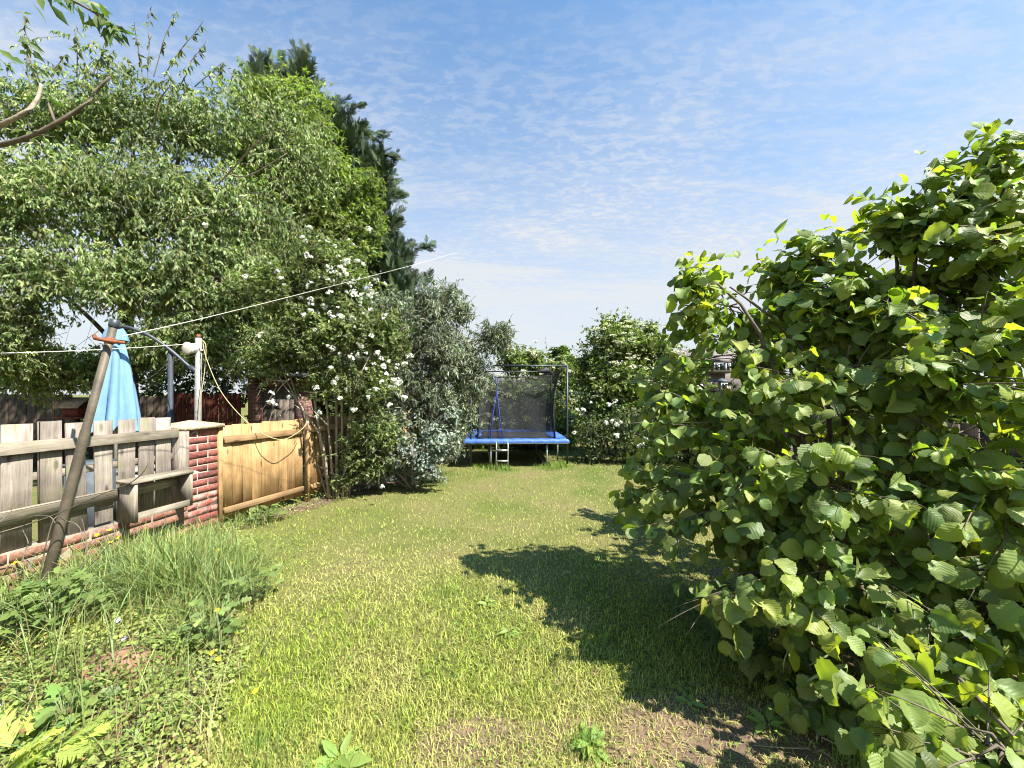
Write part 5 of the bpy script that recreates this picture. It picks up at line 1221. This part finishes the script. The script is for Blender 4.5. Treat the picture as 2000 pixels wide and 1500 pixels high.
def rosette(name, label, c, n, size, col, hgt, T, group=None, stem=True):
    t = thing(name, label, 'weed', c, 0, group)
    a = np.arange(n) * 2.4 + R.uniform(0, 1); r = R.uniform(.15, 1, n)
    d = np.c_[np.cos(a), np.sin(a), R.uniform(.1, .7, n)]
    base = np.c_[np.cos(a) * r * hgt * .7, np.sin(a) * r * hgt * .7, hgt * R.uniform(.25, 1, n)]
    g = Geo(); g.scatter(T, base, frames(d + np.array([0, -.25, -.3]), np.array([0, -.35, 1.]) + jit(n, .3)), R.uniform(*size, n), vary(col, n)); build(g, 'leaves', M['weed'], t)
    if stem:
        g = Geo(); g.tubes(np.stack([np.zeros((n, 3)), base * np.array([.5, .5, .6]), base], 1), [[.004, .003, .002]], 4); build(g, 'stems', M['weed_stem'], t)
    return t
M['weed_stem'] = plain('weed_stem', (.13, .16, .06), .6, bump=0)
LOBE = (np.array([(0, 0, 0), (-.32, .12, .02), (-.22, .34, .03), (-.5, .48, .02), (-.22, .62, .03), (-.25, .9, 0), (0, 1.05, -.06), (.25, .9, 0), (.22, .62, .03), (.5, .48, .02), (.22, .34, .03), (.32, .12, .02), (0, .5, -.02)]), [[i, i + 1, 12][::-1] for i in range(11)] + [[12, 11, 0][::-1]])
for lab, c, n, sz, col, h in [('dark lobed-leaf weed by the foot of the leaning post', (-2.80, 2.35, 0), 90, (.05, .10), (.15, .21, .06), .36), ('dark lobed-leaf weed at the left picture edge', (-3.05, 2.30, 0), 90, (.05, .09), (.15, .21, .06), .36),
        ('dark leafy weed beside the yellow buttercups', (-1.78, 2.25, 0), 60, (.03, .065), (.15, .21, .06), .24), ('dark leafy weed at the lawn edge of the tall grass', (-1.85, 2.75, 0), 60, (.03, .065), (.15, .21, .06), .24),
        ('broad green weed near the lime fern', (-2.0, 1.72, 0), 26, (.04, .075), (.15, .22, .06), .16), ('small leafy weed under the orange fence by the pillar', (-2.85, 4.5, 0), 24, (.05, .09), (.14, .19, .055), .22)]:
    rosette('leafy_weed', lab, c, n, sz, col, h, LOBE)
for lab, c, n, sz in [('dandelion tuft at the bottom edge of the lawn', (-.70, 1.55, .0), 12, (.08, .14)), ('small plantain tuft in the bare near lawn', (.33, 1.62, 0), 16, (.05, .09)), ('plantain leaves on the sunny side of the hazel shadow', (-.02, 2.38, 0), 9, (.04, .07)), ('plantain leaves at the tip of the hazel shadow', (-.17, 2.72, 0), 9, (.04, .07)), ('leafy tuft in the shaded lawn edge near the bare strip', (.85, 1.85, 0), 10, (.04, .08)), ('dock tuft on the right side of the bare strip', (1.15, 1.72, 0), 9, (.06, .1))]:
    rosette('plantain_tuft', lab, c, n, sz, (.20, .28, .06), .035, leaf_long(.34, .05, .12), stem=False)
# lime fern in the corner
fn = thing('lime_fern', 'lime green feathery fern in the bottom left corner', 'fern', (-1.98, 1.50, 0))
FR = spray(np.random.default_rng(3), 12)
for k in range(64):
    a = R.uniform(0, 6.283); gg = Geo(); L_ = R.uniform(.09, .16)
    d = np.array([math.cos(a), math.sin(a), R.uniform(.15, .7)]); b_ = np.array([math.cos(a) * .12 * R.uniform(0, 2.2), math.sin(a) * .09 * R.uniform(0, 2), R.uniform(.02, .10)])
    gg.scatter(FR, b_[None], frames(d[None], np.array([[0, -.2, 1.]]) + jit(1, .2)), np.array([L_]), vary((.36, .43, .10), 1)); build(gg, 'frond', M['weed'], fn)
# strap-leaf plant and dead twigs under the hazel
sp_ = thing('strap_leaf_plant', 'pale strap leaves bent over in the shade under the hazel', 'plant', (1.45, 1.72, 0))
for pts, w in [([(1640, 1345), (1655, 1300), (1600, 1318), (1575, 1332)], .016), ([(1690, 1400), (1660, 1335), (1630, 1315), (1600, 1345)], .012), ([(1645, 1310), (1640, 1272), (1580, 1300)], .010), ([(1535, 1340), (1530, 1300), (1540, 1268)], .008)]:
    q_ = spline([P(*a, 1.62) - np.array([1.45, 1.72, 0]) for a in pts], 10); ww = w * np.sin(np.linspace(.25, 3.0, 10))[:, None]
    V = np.empty((20, 3)); V[0::2] = q_ - np.array([0, .3, 1.]) * ww * .5; V[1::2] = q_ + np.array([0, .3, 1.]) * ww * .5
    gg = Geo(); fs = [[2 * i, 2 * i + 1, 2 * i + 3, 2 * i + 2] for i in range(9)]; gg.add(V, np.concatenate(fs), [4] * 9, (.30, .36, .20)); build(gg, 'strap_leaf', M['weed'], sp_)
dt = thing('dead_twig_heap', 'heap of dry grey twigs lying under the hazel', 'twigs', (1.42, 1.60, 0))
for k in range(16):
    a = np.array([R.normal(0, .13), R.normal(0, .08), R.uniform(.02, .07)]); b_ = a + np.array([R.normal(.05, .12), R.normal(0, .08), R.normal(0, .03)])
    tube_part('dead_twig', [a, (a + b_) / 2 + jit(1, .012)[0], b_], [.004, .003, .002], M['pale_bark'], dt, 4)

# ------------------------------------------------------------------ flowers
def flower_mesh(col, cen, n, r, seed):
    g = Geo(); pet = (np.array([(0, 0, 0), (-.38, .55, .1), (-.2, 1, .16), (.2, 1, .16), (.38, .55, .1)]), [[0, 4, 3, 2, 1]])
    a = np.arange(n) * 2 * math.pi / n; d = np.c_[np.cos(a), np.sin(a), np.full(n, .25)]
    g.scatter(pet, np.zeros((n, 3)), frames(d, np.array([[0, 0, 1.]])), np.full(n, r), np.tile(col, (n, 1)))
    g.add([(r * .22 * math.cos(q), r * .22 * math.sin(q), r * .12) for q in np.arange(6) * math.pi / 3], [0, 1, 2, 3, 4, 5], [6], cen)
    m = g.mesh('petals'); m.materials.append(M['petal']); return m
YF = flower_mesh((.75, .58, .03), (.5, .35, .02), 5, .0155, 1); VF = flower_mesh((.52, .40, .66), (.6, .55, .3), 5, .017, 2)
def flower(name, label, px, py, d, mesh, group, cat='flower'):
    top = P(px, py, d); b_ = top * np.array([1, 1, 0]) + np.array([R.normal(0, .02), R.normal(.02, .02), 0])
    t = thing(name, label, cat, b_, 0, group); rel_ = top - b_
    tube_part('stem', [(0, 0, 0), rel_ * np.array([.4, .4, .6]), rel_], [.0018, .0015, .0012], M['weed_stem'], t, 4)
    o = bpy.data.objects.new('petals', mesh); COL.objects.link(o); o.parent = t; o.location = tuple(rel_)
    o.rotation_euler = Vector((R.normal(.1, .2), -.55 + R.normal(0, .2), .8)).to_track_quat('Z', 'Y').to_euler()
YG, VG = 'yellow buttercups in the bed', 'small violet flowers in the weeds'
for lab, *p_ in [('yellow buttercup at the left edge under the picket fence', 30, 1100, 2.35), ('leftmost of four yellow buttercups in the grass below the box frame', 190, 1045, 2.7), ('rightmost of four yellow buttercups below the box frame', 233, 1050, 2.72), ('topmost of four yellow buttercups below the box frame', 213, 1036, 2.8), ('lowest of four yellow buttercups below the box frame', 216, 1060, 2.75),
                 ('upper yellow buttercup of the pair by the foot of the brick pillar', 426, 1074, 3.1), ('lower yellow buttercup of the pair by the foot of the brick pillar', 433, 1087, 3.05), ('yellow buttercup between the brick pillar and the lawn', 455, 1100, 3.05), ('topmost of three yellow buttercups beside the dark leafy weed', 415, 1275, 2.12), ('middle of three yellow buttercups beside the dark leafy weed', 428, 1287, 2.1), ('lowest of three yellow buttercups beside the dark leafy weed', 431, 1308, 2.08),
                 ('single yellow buttercup at the lawn edge right of the tall grass', 464, 1237, 2.38), ('lone yellow buttercup low in the near lawn', 500, 1350, 1.92), ('yellow buttercup on the right side of the tall grass clump', 425, 1192, 2.4), ('yellow buttercup in the weeds below the leaning post', 140, 1215, 2.3)]:
    flower('buttercup', lab, *p_, YF, YG)
for lab, *p_ in [('violet flower just above the red soil mound', 230, 1212, 2.3), ('violet flower left of the red soil mound', 187, 1284, 2.1), ('violet flower at the upper rim of the red soil mound', 243, 1249, 2.15), ('violet flower at the right rim of the red soil mound', 298, 1307, 2.05), ('violet flower farthest right, near the lawn edge', 368, 1303, 2.05), ('violet flower below the right rim of the red soil mound', 305, 1345, 1.95),
                 ('violet flower above the lime fern', 55, 1350, 1.85), ('violet flower cut by the left picture edge', 3, 1374, 1.8), ('violet flower right at the top of the lime fern', 30, 1416, 1.75), ('violet flower right of the lime fern', 185, 1421, 1.72), ('violet flower midway between the lime fern and the lawn', 274, 1408, 1.75), ('violet flower nearest to the lawn below the soil mound', 331, 1414, 1.75), ('violet flower standing in the lime fern', 62, 1445, 1.68)]:
    flower('cranesbill_flower', lab, *p_, VF, VG)
# arching dry bramble stems round the leaning post
bm_ = thing('dry_bramble', 'bare dark bramble stems looping around the foot of the leaning post', 'bramble', P(60, 770, 2.5) * np.array([1, 1, 0]))
bo = P(60, 770, 2.5) * np.array([1, 1, 0])
for pts, r in [([(0, 1040), (60, 1022), (120, 1000), (200, 965), (260, 940), (290, 905), (285, 875)], .004), ([(45, 1100), (55, 1060), (43, 1030), (60, 1010), (95, 1008), (108, 1022)], .004), ([(100, 1025), (130, 1018), (155, 1030), (165, 1070)], .004), ([(0, 1020), (30, 990), (42, 985)], .003), ([(160, 1110), (168, 1060), (160, 1010)], .003), ([(215, 1060), (210, 1000), (222, 985)], .003)]:
    q_ = [P(*a, 2.5 + .12 * math.sin(i)) - bo for i, a in enumerate(pts)]; q_ = [np.array([0, 0, 0.])] + q_ if pts[0][0] > 0 else q_
    sp2 = spline(q_, 22); tube_part('stem', sp2, np.linspace(r, r * .6, 22), M['twig'], bm_, 5)
